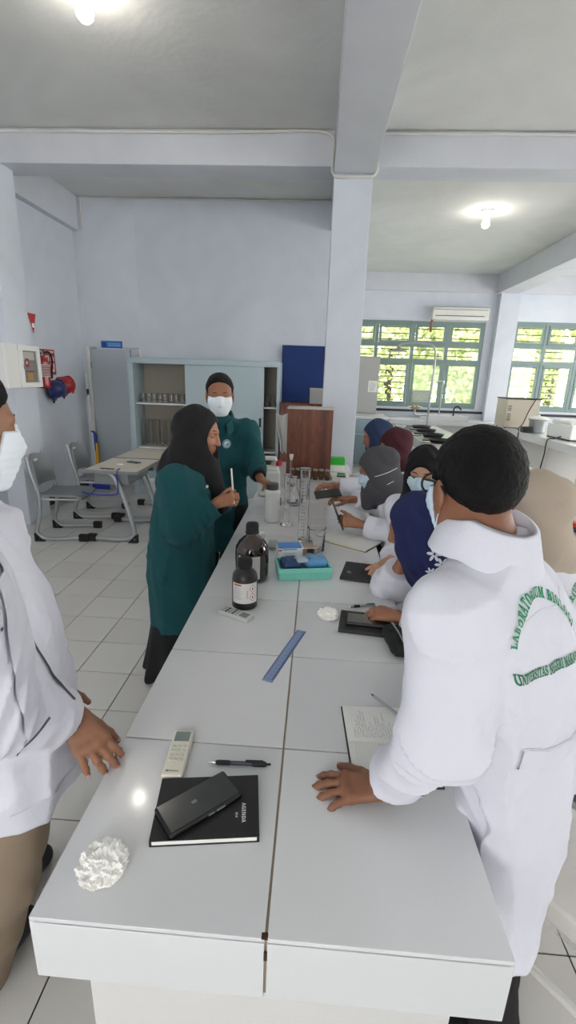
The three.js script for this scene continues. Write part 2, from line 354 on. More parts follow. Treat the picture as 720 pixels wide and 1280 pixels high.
{ // counter along the windows with sink
  const o = thing('sink_counter', 'low white counter with a sink ledge under the windows', 'counter', [2.4, 0, -10.7]);
  wpart('worktop', box2(1.55, 3.62, 0.76, 0.86, -11.1, -10.35, 0.006), M.benchTiles[1], o);
  wpart('base', box2(1.65, 3.55, 0, 0.76, -11.08, -10.45, 0.004), M.pedestal, o);
  wpart('sink_rim', [box2(2.3, 3.2, 0.86, 0.96, -10.5, -10.42, 0.006), box2(2.3, 3.2, 0.86, 0.96, -11.0, -10.92, 0.006), box2(2.3, 2.36, 0.86, 0.96, -10.95, -10.45, 0.006), box2(3.14, 3.2, 0.86, 0.96, -10.95, -10.45, 0.006)], M.benchTiles[0], o);
  const t = part('faucet', [tube([[0.28, 0.86, -0.12], [0.28, 1.5, -0.12], [0.28, 1.62, -0.1], [0.26, 1.66, -0.02], [0.16, 1.66, 0.02], [0.12, 1.64, 0.04]], 0.016, 40), cyl(0.03, 0.026, 0.05, 0.28, 0.86, -0.12)], M.metalGrey, o);
  part('tap', [tube([[0.62, 0.86, -0.2], [0.62, 1.1, -0.2], [0.68, 1.14, -0.16], [0.74, 1.08, -0.1]], 0.016, 24)], M.black, o);
}
{
  const o = thing('eye_wash_station', 'thin steel eye-wash pole with round bowl and shower head above', 'eye wash', [2.2, 0, -9.85]);
  part('pole', tube([[0.06, 0, -0.15], [0.06, 1.2, -0.15], [0.06, 2.25, -0.15], [0, 2.33, -0.12], [-0.6, 2.35, -0.1], [-0.66, 2.3, -0.1]], 0.022, 40), M.metalGrey, o);
  part('shower_head', lathe([[0.001, 0.1], [0.03, 0.09], [0.05, 0.05], [0.17, 0.015], [0.17, 0], [0.001, 0]]).translate(-0.66, 2.2, -0.1), M.metalGrey, o);
  part('bowl', lathe([[0.001, 0], [0.06, 0.01], [0.14, 0.06], [0.145, 0.065], [0.13, 0.065], [0.05, 0.025], [0.001, 0.02]]).translate(-0.24, 1.1, -0.02), M.metalGrey, o);
  part('bowl_arm', tube([[0.06, 1.0, -0.15], [-0.1, 1.0, -0.08], [-0.24, 1.02, -0.02], [-0.24, 1.1, -0.02]], 0.018), M.metalGrey, o);
  part('nozzle', [cyl(0.03, 0.036, 0.06, -0.28, 1.13, -0.02, 12), cyl(0.03, 0.036, 0.06, -0.2, 1.13, -0.02, 12)], M.yellow, o);
}
// black trays on the second bench
{
  const tr = [[1.95, -9.05, 'farthest'], [1.9, -8.45, 'second farthest'], [1.86, -7.75, 'third'], [1.82, -7.05, 'nearest']];
  let first;
  for (const [x, z, w] of tr) {
    const label = { farthest: 'black shallow dish on the second bench, farthest one towards the sink', 'second farthest': 'black shallow dish on the second bench, next to the farthest', third: 'black shallow dish on the second bench, just past the nearest one', nearest: 'black shallow dish on the second bench, nearest to the camera' }[w];
    if (!first) {
      first = thing('shallow_dish', label, 'tray', [x, BT, z], 0.1, 'black dishes along the second bench');
      part('dish', lathe([[0.001, 0.02], [0.13, 0.02], [0.17, 0.05], [0.175, 0.055], [0.18, 0.05], [0.14, 0.006], [0.001, 0.004]], 28), M.black, first);
      part('handle', [bx(0.12, 0.02, 0.03, -0.23, 0.04, 0, 0.008)], M.black, first);
      part('cable', tube([[-0.17, 0.02, 0.03], [-0.24, 0.012, 0.09], [-0.3, 0.012, 0.02], [-0.33, 0.012, 0.07]], 0.006, 20, 6), M.black, first);
    } else copy(first, [x, BT, z], rr(-0.3, 0.3), label);
  }
}
// machines on the third bench
{
  const a = thing('laboratory_oven', 'beige boxy machine with side vents on the right counter', 'machine', [3.85, 0.85, -9.6]);
  const beige = std(0xb9b0a0, 0.5);
  part('casing', bx(0.62, 0.52, 0.5, 0, 0.28, 0, 0.012), beige, a);
  part('top_panel', bx(0.64, 0.02, 0.52, 0, 0.55, 0, 0.006), M.dark, a);
  for (let k = 0; k < 7; k++) part('vent_slot', bx(0.07, 0.014, 0.006, -0.24, 0.16 + k * 0.035 + (k > 3 ? 0.04 : 0), 0.252), M.dark, a);
  part('foot', [-1, 1].flatMap((s) => [cyl(0.02, 0.02, 0.022, s * 0.26, 0, 0.2), cyl(0.02, 0.02, 0.022, s * 0.26, 0, -0.2)]), M.rubber, a);
  tag(part('cable', tube([[4.05, 1.42, -9.3], [3.95, 1.2, -9.3], [3.85, 0.95, -9.25], [3.76, 0.87, -9.2], [3.7, 0.87, -9.0], [3.655, 0.82, -8.9], [3.65, 0.5, -8.85], [3.68, 0.1, -8.7]], 0.009, 50, 6), M.dark, scene), 'dark power cable hanging off the beige machine down the counter', 'cable').name = 'power_cable';
  const c = thing('centrifuge', 'white low box machine with rounded lid beside the beige machine', 'machine', [4.1, 0.85, -7.9], 0.12);
  part('casing', bx(0.52, 0.24, 0.62, 0, 0.13, 0, 0.03), M.whitePlastic, c);
  part('lid', bx(0.46, 0.05, 0.5, 0, 0.265, -0.02, 0.024), M.white, c);
  part('base', bx(0.5, 0.03, 0.6, 0, 0.012, 0, 0.01), M.dark, c);
  tag(part('cable', tube([[3.84, 0.9, -7.75], [3.72, 0.87, -7.7], [3.655, 0.85, -7.75], [3.65, 0.6, -7.78], [3.66, 0.3, -7.85], [3.72, 0.012, -7.9]], 0.009, 40, 6), M.dark, scene), 'thin dark cable hanging from the white box machine to the floor', 'cable').name = 'power_cable_001';
  const s = thing('water_bath', 'small grey round heater between both machines on the right counter', 'machine', [3.9, 0.85, -8.75]);
  part('pot', lathe([[0.001, 0], [0.12, 0], [0.13, 0.02], [0.14, 0.2], [0.16, 0.22], [0.16, 0.235], [0.001, 0.24]]), M.metalGrey, s);
  part('lid', lathe([[0.17, 0.235], [0.17, 0.25], [0.1, 0.28], [0.02, 0.285], [0.02, 0.31], [0.001, 0.31]]), M.white, s);
  part('control_box', bx(0.16, 0.1, 0.14, -0.2, 0.05, 0.05, 0.01), M.dark, s);
}
// air conditioner on the window wall
{
  const o = thing('air_conditioner', 'white wall-mounted air conditioner over the left window', 'air conditioner', [2.92, 2.9, -11.035]);
  part('body', bx(1.18, 0.26, 0.2, 0, 0.14, 0, 0.03), M.ac, o);
  part('louvre', bx(1.0, 0.07, 0.02, -0.02, 0.05, 0.1, 0.006), M.white, o);
  part('slot', bx(1.02, 0.012, 0.01, -0.02, 0.095, 0.1), M.dark, o);
  part('intake_line', bx(1.12, 0.008, 0.01, 0, 0.215, 0.1), M.dark, o);
  part('drain_pipe', tube([[-0.56, 0.04, 0.02], [-0.58, -0.08, 0.02], [-0.57, -0.22, 0.02]], 0.025), std(0x9a6a48, 0.7), o);
}
// cupboard and fridge-like box by the column
{
  const o = thing('base_cupboard', 'pale blue cupboard with white worktop right of the column', 'cupboard', [0.95, 0, -9.75]);
  part('carcass', bx(0.76, 0.93, 0.9, 0, 0.465, 0, 0.006), M.steelBlue, o);
  part('worktop', bx(0.84, 0.045, 0.98, 0, 0.955, 0, 0.006), M.benchTiles[0], o);
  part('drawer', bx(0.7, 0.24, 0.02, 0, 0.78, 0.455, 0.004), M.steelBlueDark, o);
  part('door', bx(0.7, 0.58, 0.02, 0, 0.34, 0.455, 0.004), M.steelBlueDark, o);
  const f = thing('grey_cabinet', 'tall grey cabinet box with a paper notice, against the windows', 'cabinet', [0.88, 0.978, -10.12]);
  part('body', bx(0.66, 1.12, 0.22, 0, 0.56, 0, 0.008), std(0xa9a9a6, 0.5), f);
  part('door', bx(0.62, 1.06, 0.014, 0, 0.56, 0.115, 0.004), std(0xb0b0ad, 0.45), f);
  part('handle', bx(0.012, 0.14, 0.02, -0.26, 0.55, 0.13, 0.004), M.metalGrey, f);
  const np = canvasTex(128, 160, (x, w, h) => { x.fillStyle = '#f1f0ea'; x.fillRect(0, 0, w, h); x.fillStyle = '#8a8a8a'; for (let i = 0; i < 11; i++) x.fillRect(14, 20 + i * 12, 60 + ((i * 37) % 40), 3); });
  const p = tag(part('paper_notice', new THREE.BoxGeometry(0.18, 0.22, 0.002), std(0xffffff, 0.8, { map: np }), scene), 'white printed sheet taped on the grey cabinet box', 'notice');
  p.position.set(1.1, 1.52, -9.995);
}
// ================================================================ back of the room, left
{ // pale sign over the door
  const tx = canvasTex(256, 80, (x, w, h) => { x.fillStyle = '#2a6cba'; x.fillRect(0, 0, w, h); x.fillStyle = '#173f86'; x.fillRect(8, 10, 52, 60); x.fillStyle = '#6f9fd6'; x.fillRect(80, 20, 160, 16); x.fillStyle = '#86b2e0'; x.fillRect(80, 44, 160, 14); });
  const o = thing('door_sign', 'small blue sign above the grey door', 'sign', [-2.9, 2.02, ZB + 0.02]);
  part('board', bx(0.3, 0.094, 0.014, 0, 0, 0, 0.003), M.blueSign, o);
  part('print', new THREE.PlaneGeometry(0.288, 0.086).translate(0, 0, 0.0076), std(0xffffff, 0.5, { map: tx }), o);
}
{ // glass cupboard with sliding doors
  const o = thing('display_cupboard', 'wide pale blue steel cupboard with sliding doors, glassware inside', 'cupboard', [-1.53, 0, -6.62]);
  const x0 = -2.545, x1 = -0.5, z0 = -6.86, z1 = -6.45, H = 1.85;
  wpart('carcass', [box2(x0, x1, H - 0.07, H, z0, z1, 0.004), box2(x0, x0 + 0.075, 0, H - 0.07, z0, z1, 0.004), box2(x1 - 0.045, x1, 0, H - 0.07, z0, z1, 0.004), box2(x0, x1, 0, 0.09, z0, z1 - 0.02, 0.004)], M.steelBlue, o);
  wpart('back_panel', box2(x0 + 0.07, x1 - 0.04, 0.09, H - 0.07, z0, z0 + 0.01), M.cabIn, o);
  for (const y of [0.64, 1.245]) wpart('shelf', box2(x0 + 0.075, x1 - 0.045, y, y + 0.022, z0 + 0.01, z1 - 0.06, 0.003), M.white, o);
  const d = wpart('door', [box2(-1.775, -0.715, 0.09, H - 0.07, z1 - 0.05, z1 - 0.025, 0.003)], M.steelBlue, o, 'closed grey-blue sliding leaf');
  wpart('handle', box2(-0.775, -0.745, 1.0, 1.12, z1 - 0.026, z1 - 0.02, 0.002), M.black, d);
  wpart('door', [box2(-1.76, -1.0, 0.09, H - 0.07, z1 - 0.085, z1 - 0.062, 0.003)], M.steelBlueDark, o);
  wpart('base_panel', box2(x0 + 0.075, -1.78, 0.09, 0.64, z1 - 0.05, z1 - 0.03, 0.003), M.steelBlue, o);
}
{ // glassware standing in it
  const beakerG = lathe([[0.001, 0], [0.036, 0], [0.04, 0.005], [0.04, 0.11], [0.045, 0.118], [0.043, 0.119], [0.0375, 0.11], [0.0375, 0.006], [0.034, 0.003], [0.001, 0.003]], 20);
  const cylG = lathe([[0.001, 0], [0.045, 0], [0.045, 0.008], [0.026, 0.016], [0.026, 0.36], [0.03, 0.366], [0.028, 0.366], [0.0235, 0.36], [0.0235, 0.02], [0.001, 0.018]], 18);
  const flaskG = lathe([[0.001, 0], [0.045, 0], [0.05, 0.006], [0.02, 0.085], [0.019, 0.14], [0.023, 0.148], [0.021, 0.148], [0.017, 0.14], [0.018, 0.087], [0.046, 0.008], [0.001, 0.004]], 20);
  const ord = ['first', 'second', 'third', 'fourth', 'fifth', 'sixth', 'seventh', 'eighth', 'ninth'];
  const put = (name, g, cat, label, group, spots, y) => spots.forEach(([x, z], i) => { const m = part(name, g, M.glass, scene); m.name = numbered(name); m.position.set(x, y, z); tag(m, ord[i] + ' from the left ' + label, cat, group); });
  const sp = []; for (let k = 0; k < 9; k++) sp.push([-2.4 + k * 0.077, -6.6 - (k % 2) * 0.02]);
  put('beaker', beakerG, 'beaker', 'among the clear beakers on the upper cupboard shelf', 'beakers on the upper cupboard shelf', sp, 1.267);
  const sp2 = []; for (let k = 0; k < 8; k++) sp2.push([-2.42 + k * 0.085, -6.62 - (k % 3) * 0.04]);
  put('graduated_cylinder', cylG, 'cylinder', 'among the tall clear cylinders on the lower cupboard shelf', 'cylinders on the lower cupboard shelf', sp2, 0.662);
  put('glass_flask', flaskG, 'flask', 'of two flasks behind the narrow right cupboard opening', 'flasks in the narrow cupboard opening', [[-0.68, -6.6], [-0.6, -6.62]], 1.267);
}
{ // blue pin board and the wooden units by the column
  const o = thing('pin_board', 'dark blue felt board on the back wall behind the wooden boxes', 'board', [-0.22, 1.7, ZB + 0.05]);
  part('felt', bx(0.58, 0.76, 0.03, 0, 0, 0, 0.004), M.navyPanel, o);
  part('bottom_rail', bx(0.58, 0.04, 0.04, 0, -0.39, 0.004, 0.006), std(0xb9c4d6, 0.4), o);
  const g = thing('grey_box', 'small grey box on the wooden cabinet before the blue board', 'box', [-0.02, 1.34, -6.5]);
  part('box', bx(0.17, 0.19, 0.2, 0, 0.095, 0, 0.006), std(0x9b9a97, 0.6), g); part('lid', bx(0.175, 0.025, 0.205, 0, 0.185, 0, 0.006), std(0xa9a8a4, 0.6), g);
  const w = thing('wooden_cabinet', 'brown wooden cabinet on the floor behind the bench, left of the column', 'cabinet', [-0.2, 0, -6.56]);
  part('body', bx(0.56, 1.32, 0.4, 0, 0.66, 0, 0.004), M.wood, w); part('top', bx(0.57, 0.02, 0.41, 0, 1.33, 0, 0.004), M.wood, w);
  part('door', bx(0.27, 1.2, 0.012, -0.14, 0.66, 0.205, 0.003), M.wood, w); part('door', bx(0.27, 1.2, 0.012, 0.14, 0.66, 0.205, 0.003), M.wood, w);
  const b = thing('wooden_box', 'red-brown wood-grain box with pale top standing on the bench end', 'box', [-0.055, BT, -4.36]);
  part('front_panel', bx(0.4, 0.6, 0.018, 0, 0.3, 0.1, 0.002), M.wood, b);
  part('side_panel', bx(0.018, 0.6, 0.2, -0.191, 0.3, -0.005, 0.002), M.wood, b); part('side_panel', bx(0.018, 0.6, 0.2, 0.191, 0.3, -0.005, 0.002), M.wood, b);
  part('back_panel', bx(0.4, 0.6, 0.012, 0, 0.3, -0.1, 0.002), M.wood, b); part('top_panel', bx(0.41, 0.014, 0.24, 0, 0.607, 0, 0.003), M.woodEdge, b);
  // crumpled cloth draped on the far cabinet side
  const cl = tag(part('rag', clothDrape(), M.cloth, scene), 'crumpled pale cloth hanging left of the wooden boxes', 'cloth'); cl.position.set(-0.3, 1.16, -4.5);
}
function clothDrape() {
  const g = new THREE.PlaneGeometry(0.16, 0.36, 20, 30), p = g.attributes.position;
  for (let i = 0; i < p.count; i++) { const x = p.getX(i), y = p.getY(i); p.setXYZ(i, x * (0.7 + 0.3 * Math.sin(y * 9)), y + 0.01 * Math.sin(x * 60), 0.03 * noise(x * 18, y * 9, 1) + 0.012 * Math.sin(x * 70 + y * 12)); }
  const b = g.clone(), q = b.attributes.position; for (let i = 0; i < q.count; i++) q.setZ(i, q.getZ(i) - 0.004);
  g.computeVertexNormals(); b.computeVertexNormals(); return merge([g, b]);
}
// ---- left wall fittings
{
  const o = thing('fire_cabinet', 'white wall cabinet with a glazed door on the left pillar', 'cabinet', [-3.12, 1.69, -4.85]);
  part('box', bx(0.14, 0.42, 0.56, 0.07, 0, 0, 0.006), M.white, o);
  const d = part('door', [bx(0.02, 0.41, 0.06, 0.15, 0, 0.05, 0.004), bx(0.02, 0.41, 0.06, 0.15, 0, -0.255, 0.004), bx(0.02, 0.05, 0.26, 0.15, 0.18, -0.1, 0.004), bx(0.02, 0.05, 0.26, 0.15, -0.18, -0.1, 0.004)], M.white, o);
  const tx = canvasTex(128, 160, (x, w, h) => { x.fillStyle = '#8e8a84'; x.fillRect(0, 0, w, h); x.fillStyle = '#c8c4ba'; x.fillRect(18, 8, 92, 40); x.fillStyle = '#a3252b'; x.fillRect(30, 40, 30, 42); x.fillStyle = '#efece2'; x.fillRect(38, 52, 12, 16); x.fillStyle = '#c9924e'; x.fillRect(42, 112, 44, 36); x.fillStyle = '#7e2a22'; x.fillRect(30, 100, 70, 6); });
  part('contents', new THREE.PlaneGeometry(0.26, 0.32).rotateY(PI / 2).translate(0.143, 0, -0.1), std(0xffffff, 0.6, { map: tx }), o).rotation.x = 0;
  part('glass', bx(0.004, 0.32, 0.26, 0.156, 0, -0.1, 0), M.pane, d);
  part('latch', bx(0.012, 0.05, 0.016, 0.166, 0, 0.05, 0.003), M.chrome, d);
}
{
  const o = thing('fire_extinguisher', 'red fire extinguisher hung beside the white wall cabinet', 'fire extinguisher', [-3.23, 1.45, -5.63]);
  part('cylinder', lathe([[0.001, 0.004], [0.06, 0], [0.072, 0.012], [0.074, 0.03], [0.074, 0.29], [0.066, 0.325], [0.04, 0.35], [0.024, 0.358], [0.024, 0.372], [0.001, 0.374]]), M.red, o);
  part('valve', [cyl(0.02, 0.018, 0.035, 0, 0.372, 0), bx(0.03, 0.02, 0.05, 0, 0.41, 0, 0.004)], M.metalGrey, o);
  part('lever', [tube([[0.01, 0.415, -0.02], [0.03, 0.43, 0.03], [0.035, 0.435, 0.09]], 0.008), tube([[0.01, 0.395, 0], [0.02, 0.39, 0.05], [0.02, 0.37, 0.09]], 0.007)], M.black, o);
  part('hose', tube([[0.0, 0.4, -0.02], [0.05, 0.41, -0.07], [0.08, 0.33, -0.075], [0.078, 0.2, -0.05], [0.078, 0.12, -0.04]], 0.011, 30), M.black, o);
  const tx = canvasTex(128, 128, (x, w, h) => { x.fillStyle = '#c9c3bc'; x.fillRect(0, 0, w, h); x.fillStyle = '#8d1a1f'; for (let i = 0; i < 7; i++) x.fillRect(12, 12 + i * 16, 60 + (i * 29) % 44, 7); });
  const lab = new THREE.CylinderGeometry(0.0748, 0.0748, 0.14, 20, 1, true, 0.2, 2.2); part('paper_label', lab.translate(0, 0.2, 0), std(0xffffff, 0.6, { map: tx }), o);
  part('bracket', bx(0.05, 0.03, 0.06, -0.1, 0.24, 0, 0.003), M.metalGrey, o);
}
{
  const tx = canvasTex(160, 256, (x, w, h) => { x.fillStyle = '#a8262b'; x.fillRect(0, 0, w, h); x.fillStyle = '#ead9d4'; x.fillRect(14, 12, 132, 20); x.fillRect(20, 60, 50, 60); x.fillRect(88, 70, 54, 46); x.fillRect(20, 140, 52, 44); x.fillRect(86, 136, 56, 90); x.fillRect(20, 200, 50, 30); x.fillStyle = '#b2464a'; x.fillRect(30, 74, 24, 30); x.fillRect(100, 150, 24, 50); });
  const o = thing('instruction_sign', 'red and white instruction sign on the wall behind the extinguisher', 'sign', [XL + 0.006, 1.75, -5.98]);
  part('board', bx(0.008, 0.3, 0.25, 0, 0, 0, 0.001), M.redPlain, o);
  part('print', new THREE.PlaneGeometry(0.244, 0.294).rotateY(PI / 2).translate(0.0046, 0, 0), std(0xffffff, 0.35, { map: tx }), o);
}
{ // three-sided red flag sign sticking out over the extinguisher
  const o = thing('triangular_sign', 'red triangular fire sign pointing down, high on the pillar edge', 'sign', [-3.11, 2.24, -5.31]);
  const s = new THREE.Shape(); s.moveTo(-0.07, 0); s.lineTo(0.07, 0); s.lineTo(0.0, -0.2); s.closePath();
  part('panel', new THREE.ExtrudeGeometry(s, { depth: 0.006, bevelEnabled: false }).rotateY(PI / 2), M.redPlain, o);
  part('symbol', bx(0.002, 0.045, 0.04, 0.0068, -0.12, 0, 0), M.paper, o);
}
function helmet(mat, pos, turn, label) {
  const o = thing('safety_helmet', label, 'helmet', pos, turn, 'safety helmets hung on the left wall');
  part('shell', lathe([[0.13, 0], [0.132, 0.02], [0.125, 0.07], [0.1, 0.12], [0.06, 0.148], [0.001, 0.157], [0.001, 0.15], [0.056, 0.141], [0.095, 0.115], [0.12, 0.068], [0.126, 0.004]], 32).scale(0.86, 1, 1).rotateX(0).rotateZ(-PI / 2 + 0.25), mat, o);
  part('brim', lathe([[0.122, 0.0], [0.15, -0.006], [0.152, -0.001], [0.124, 0.008]], 32).scale(0.9, 1, 1.06).rotateZ(-PI / 2 + 0.25), mat, o);
  part('ridge', tube([[0.005, 0.1, 0], [0.1, 0.12, 0], [0.16, 0.03, 0], [0.13, -0.08, 0]], 0.012, 20), mat, o);
  part('strap', tube([[0, -0.11, 0.03], [0.01, -0.16, 0.0], [0.005, -0.12, -0.04]], 0.006, 16), M.black, o);
  return o;
}
helmet(M.blueHelmet, [XL + 0.03, 1.42, -5.93], 0.25, 'dark blue safety helmet hung on the wall below the sign');
helmet(M.redHelmet, [XL + 0.02, 1.46, -6.2], 0.1, 'red safety helmet hung right of the blue one');
{ // squeegee leaning in the corner
  const o = thing('floor_squeegee', 'white-handled squeegee leaning beside the door, blue and yellow grip', 'squeegee', [-3.14, 0, -6.6]);
  part('pole', bar([0, 0.1, 0], [-0.14, 1.62, -0.2], 0.013), M.white, o);
  part('grip', [bar([-0.005, 0.52, -0.06], [-0.03, 0.8, -0.095], 0.022), bar([-0.03, 0.8, -0.095], [-0.08, 0.83, -0.1], 0.018)], M.blueClip, o);
  part('sleeve', bar([0.006, 0.28, -0.03], [-0.012, 0.66, -0.08], 0.024), M.yellow, o);
  part('hook', bx(0.03, 0.1, 0.03, -0.118, 1.36, -0.165, 0.006), M.black, o);
  part('blade', [bx(0.36, 0.05, 0.03, 0, 0.09, 0, 0.006), bx(0.36, 0.09, 0.008, 0, 0.045, 0.004, 0.002)], M.blueClip, o);
}
// ---- student desks and chairs
function foot(x, z, dir) { const s = new THREE.Shape(); s.moveTo(0, 0); s.lineTo(0.1, 0); s.lineTo(0.02, 0.085); s.lineTo(0, 0.085); s.closePath(); const h = new THREE.Path(); h.moveTo(0.015, 0.014); h.lineTo(0.065, 0.014); h.lineTo(0.02, 0.055); h.closePath(); s.holes.push(h); const g = new THREE.ExtrudeGeometry(s, { depth: 0.045, bevelEnabled: false }).translate(0, 0, -0.0225); if (dir < 0) g.rotateY(PI); return g.translate(x, 0, z); }
function deskOf(label, x, z, group) {
  const o = thing('student_desk', label, 'desk', [x, 0, z], 0, group);
  const T = 0.74;
  part('desk_top', bx(0.54, 0.024, 0.7, 0, T - 0.012, 0, 0.006), M.desk, o);
  part('edge_band', [bx(0.012, 0.034, 0.7, 0.271, T - 0.016, 0, 0.005), bx(0.546, 0.034, 0.012, 0, T - 0.016, 0.351, 0.005), bx(0.546, 0.034, 0.012, 0, T - 0.016, -0.351, 0.005)], M.chairGrey, o);
  part('tray', [bx(0.34, 0.006, 0.56, -0.02, T - 0.15, 0, 0.002), bx(0.006, 0.12, 0.56, 0.15, T - 0.09, 0, 0.002), bx(0.34, 0.12, 0.006, -0.02, T - 0.09, 0.28, 0.002), bx(0.34, 0.12, 0.006, -0.02, T - 0.09, -0.28, 0.002)], M.chairGrey, o);
  for (const s of [1, -1]) {
    const l = part('leg', [tube([[-0.12, T - 0.03, s * 0.31], [0.0, T - 0.05, s * 0.31], [0.09, 0.52, s * 0.32], [0.19, 0.2, s * 0.33], [0.2, 0.08, s * 0.33], [0.12, 0.036, s * 0.33], [-0.24, 0.034, s * 0.33]], 0.024, 60, 10)], M.metalGrey, o);
    part('rubber_foot', foot(0.235, s * 0.33, -1), M.rubber, l); part('rubber_foot', bx(0.09, 0.075, 0.062, -0.24, 0.038, s * 0.33, 0.012), M.rubber, l);
  }
  part('crossbar', bar([0.06, 0.58, -0.31], [0.06, 0.58, 0.31], 0.018), M.metalGrey, o);
  return o;
}
const desk1 = deskOf('pale student desk nearer the camera, left of the woman in teal', -1.99, -4.8, 'student desks');
copy(desk1, [-1.99, 0, -5.54], 0, 'pale student desk farther back, against the cupboard side');
function chairShell() { // moulded back with a curved section
  const g = new THREE.BoxGeometry(0.022, 0.31, 0.42, 2, 10, 16), p = g.attributes.position;
  for (let i = 0; i < p.count; i++) { const y = p.getY(i), z = p.getZ(i); const w = 1 - 0.14 * Math.max(0, (y + 0.05) / 0.2); p.setZ(i, z * w); p.setX(i, p.getX(i) - 0.16 * y - 0.06 * (1 - (z / 0.21) ** 2) + 0.03); if (y > 0.12) p.setY(i, y - 0.12 * (z / 0.21) ** 2 * 0.35); }
  g.computeVertexNormals(); return boxUV(g);
}
function chairSeat() {
  const g = new THREE.BoxGeometry(0.42, 0.022, 0.42, 14, 2, 14), p = g.attributes.position;
  for (let i = 0; i < p.count; i++) { const x = p.getX(i), z = p.getZ(i); p.setY(i, p.getY(i) + 0.018 * ((z / 0.21) ** 2) - (x > 0.12 ? ((x - 0.12) / 0.09) ** 2 * 0.025 : 0) + (x < -0.15 ? ((x + 0.15) / 0.06) ** 2 * 0.012 : 0)); p.setZ(i, z * (1 - 0.08 * (x < 0 ? -x / 0.21 : 0))); }
  g.computeVertexNormals(); return boxUV(g);
}
const chair1 = thing('student_chair', 'grey plastic student chair nearest the camera, before the first desk', 'chair', [-2.53, 0, -4.63], 0.12, 'grey student chairs round the desks');
{
  const b = part('backrest', chairShell().translate(-0.255, 0.7, 0), M.chairGrey, chair1);
  part('grip_hole', bx(0.03, 0.028, 0.085, -0.297, 0.79, 0.0, 0.01), M.wall, b);
  part('seat', chairSeat().translate(0.0, 0.45, 0), M.chairGrey, chair1);
  for (const s of [1, -1]) {
    const f = part('side_frame', tube([[-0.295, 0.84, s * 0.17], [-0.25, 0.66, s * 0.2], [-0.2, 0.46, s * 0.205], [-0.215, 0.25, s * 0.215], [-0.25, 0.09, s * 0.22], [-0.2, 0.036, s * 0.22], [0.2, 0.034, s * 0.22]], 0.02, 60, 10), M.metalGrey, chair1);
    part('rubber_foot', foot(-0.275, s * 0.22, 1), M.rubber, f); part('rubber_foot', bx(0.09, 0.075, 0.056, 0.2, 0.038, s * 0.22, 0.012), M.rubber, f);
    part('seat_rail', bar([-0.2, 0.43, s * 0.2], [0.17, 0.425, s * 0.17], 0.014), M.metalGrey, chair1);
  }
}
copy(chair1, [-2.53, 0, -5.42], 0.12, 'grey plastic student chair behind the nearest one, by the door');
copy(chair1, [-1.42, 0, -5.05], PI - 0.1, 'grey plastic student chair across the desk, partly behind the woman');
{ // things left on the desks
  const ph = (x, z, t, label) => { const o = thing('mobile_phone', label, 'phone', [x, 0.74, z], t); part('body', bx(0.075, 0.009, 0.155, 0, 0.0046, 0, 0.004), M.blackGloss, o); part('camera_bump', bx(0.03, 0.003, 0.03, -0.015, 0.0105, 0.05, 0.002), M.black, o); };
  ph(-1.93, -4.93, 1.1, 'black phone lying on the pale desk near the second desk');
  const k = thing('key_bunch', 'bunch of dark keys at the near edge of the pale desk', 'keys', [-2.05, 0.74, -4.55]);
  part('key', bx(0.09, 0.006, 0.022, -0.03, 0.003, 0, 0.002), M.dark, k); part('key', bx(0.08, 0.006, 0.022, 0.03, 0.004, 0.02, 0.002), M.dark, k); part('ring', new THREE.TorusGeometry(0.018, 0.003, 6, 18).rotateX(PI / 2).translate(0, 0.006, 0.01), M.metalGrey, k);
  const l = tag(part('lanyard', tube([[-1.93, 0.743, -4.55], [-1.92, 0.744, -4.47], [-1.915, 0.72, -4.435], [-1.91, 0.6, -4.43], [-1.92, 0.52, -4.43], [-2.05, 0.5, -4.42], [-2.2, 0.505, -4.425], [-2.28, 0.52, -4.43]], 0.007, 50, 6), M.blueClip, scene), 'blue lanyard hanging down from the near desk corner', 'lanyard');
  const m = tag(part('chalk_piece', bx(0.06, 0.012, 0.04, -2.02, 0.746, -4.78, 0.005), M.paper, scene), 'small white scrap on the pale desk top', 'scrap');
  const b = thing('bucket', 'white plastic bucket on the floor behind the desks', 'bucket', [-2.15, 0, -6.25]);
  part('pail', lathe([[0.001, 0.006], [0.1, 0], [0.11, 0.01], [0.13, 0.24], [0.138, 0.25], [0.134, 0.256], [0.126, 0.245], [0.106, 0.014], [0.001, 0.012]]), M.jug, b); part('handle', tube([[-0.13, 0.24, 0], [-0.1, 0.16, 0.1], [0, 0.13, 0.14], [0.1, 0.16, 0.1], [0.13, 0.24, 0]], 0.004, 24, 6), M.metalGrey, b);
}
// ================================================================ things on the foreground bench
const onBench = (name, label, cat, x, z, turn = 0, y = BT, group) => thing(name, label, cat, [x, y, z], turn, group);
{ // air-conditioner remote
  const o = onBench('remote_control', 'cream remote control with grey display beside the black pen', 'remote', -0.291, -0.914, 0.055);
  part('body', bx(0.05, 0.018, 0.145, 0, 0.009, 0, 0.006), M.cream, o);
  part('display', bx(0.036, 0.0015, 0.032, 0, 0.0185, -0.047, 0.0006), std(0x7b8884, 0.25), o);
  const b = std(0xcfcbbd, 0.5);
  for (let i = 0; i < 3; i++) for (let j = 0; j < 4; j++) part('button', bx(0.009, 0.003, 0.007, -0.0125 + i * 0.0125, 0.0185, -0.014 + j * 0.0135, 0.0015), j ? b : std(0xb7d0bd, 0.5), o);
  const tx = canvasTex(128, 32, (x, w, h) => { x.clearRect(0, 0, w, h); x.fillStyle = '#3b3a36'; x.fillRect(8, 8, 20, 15); for (let i = 0; i < 6; i++) x.fillRect(32 + i * 14, 12, 10, 10); });
  part('print', new THREE.PlaneGeometry(0.034, 0.0085).rotateX(-PI / 2).translate(0, 0.0186, 0.059), std(0xffffff, 0.5, { map: tx, alphaTest: 0.4 }), o);
}
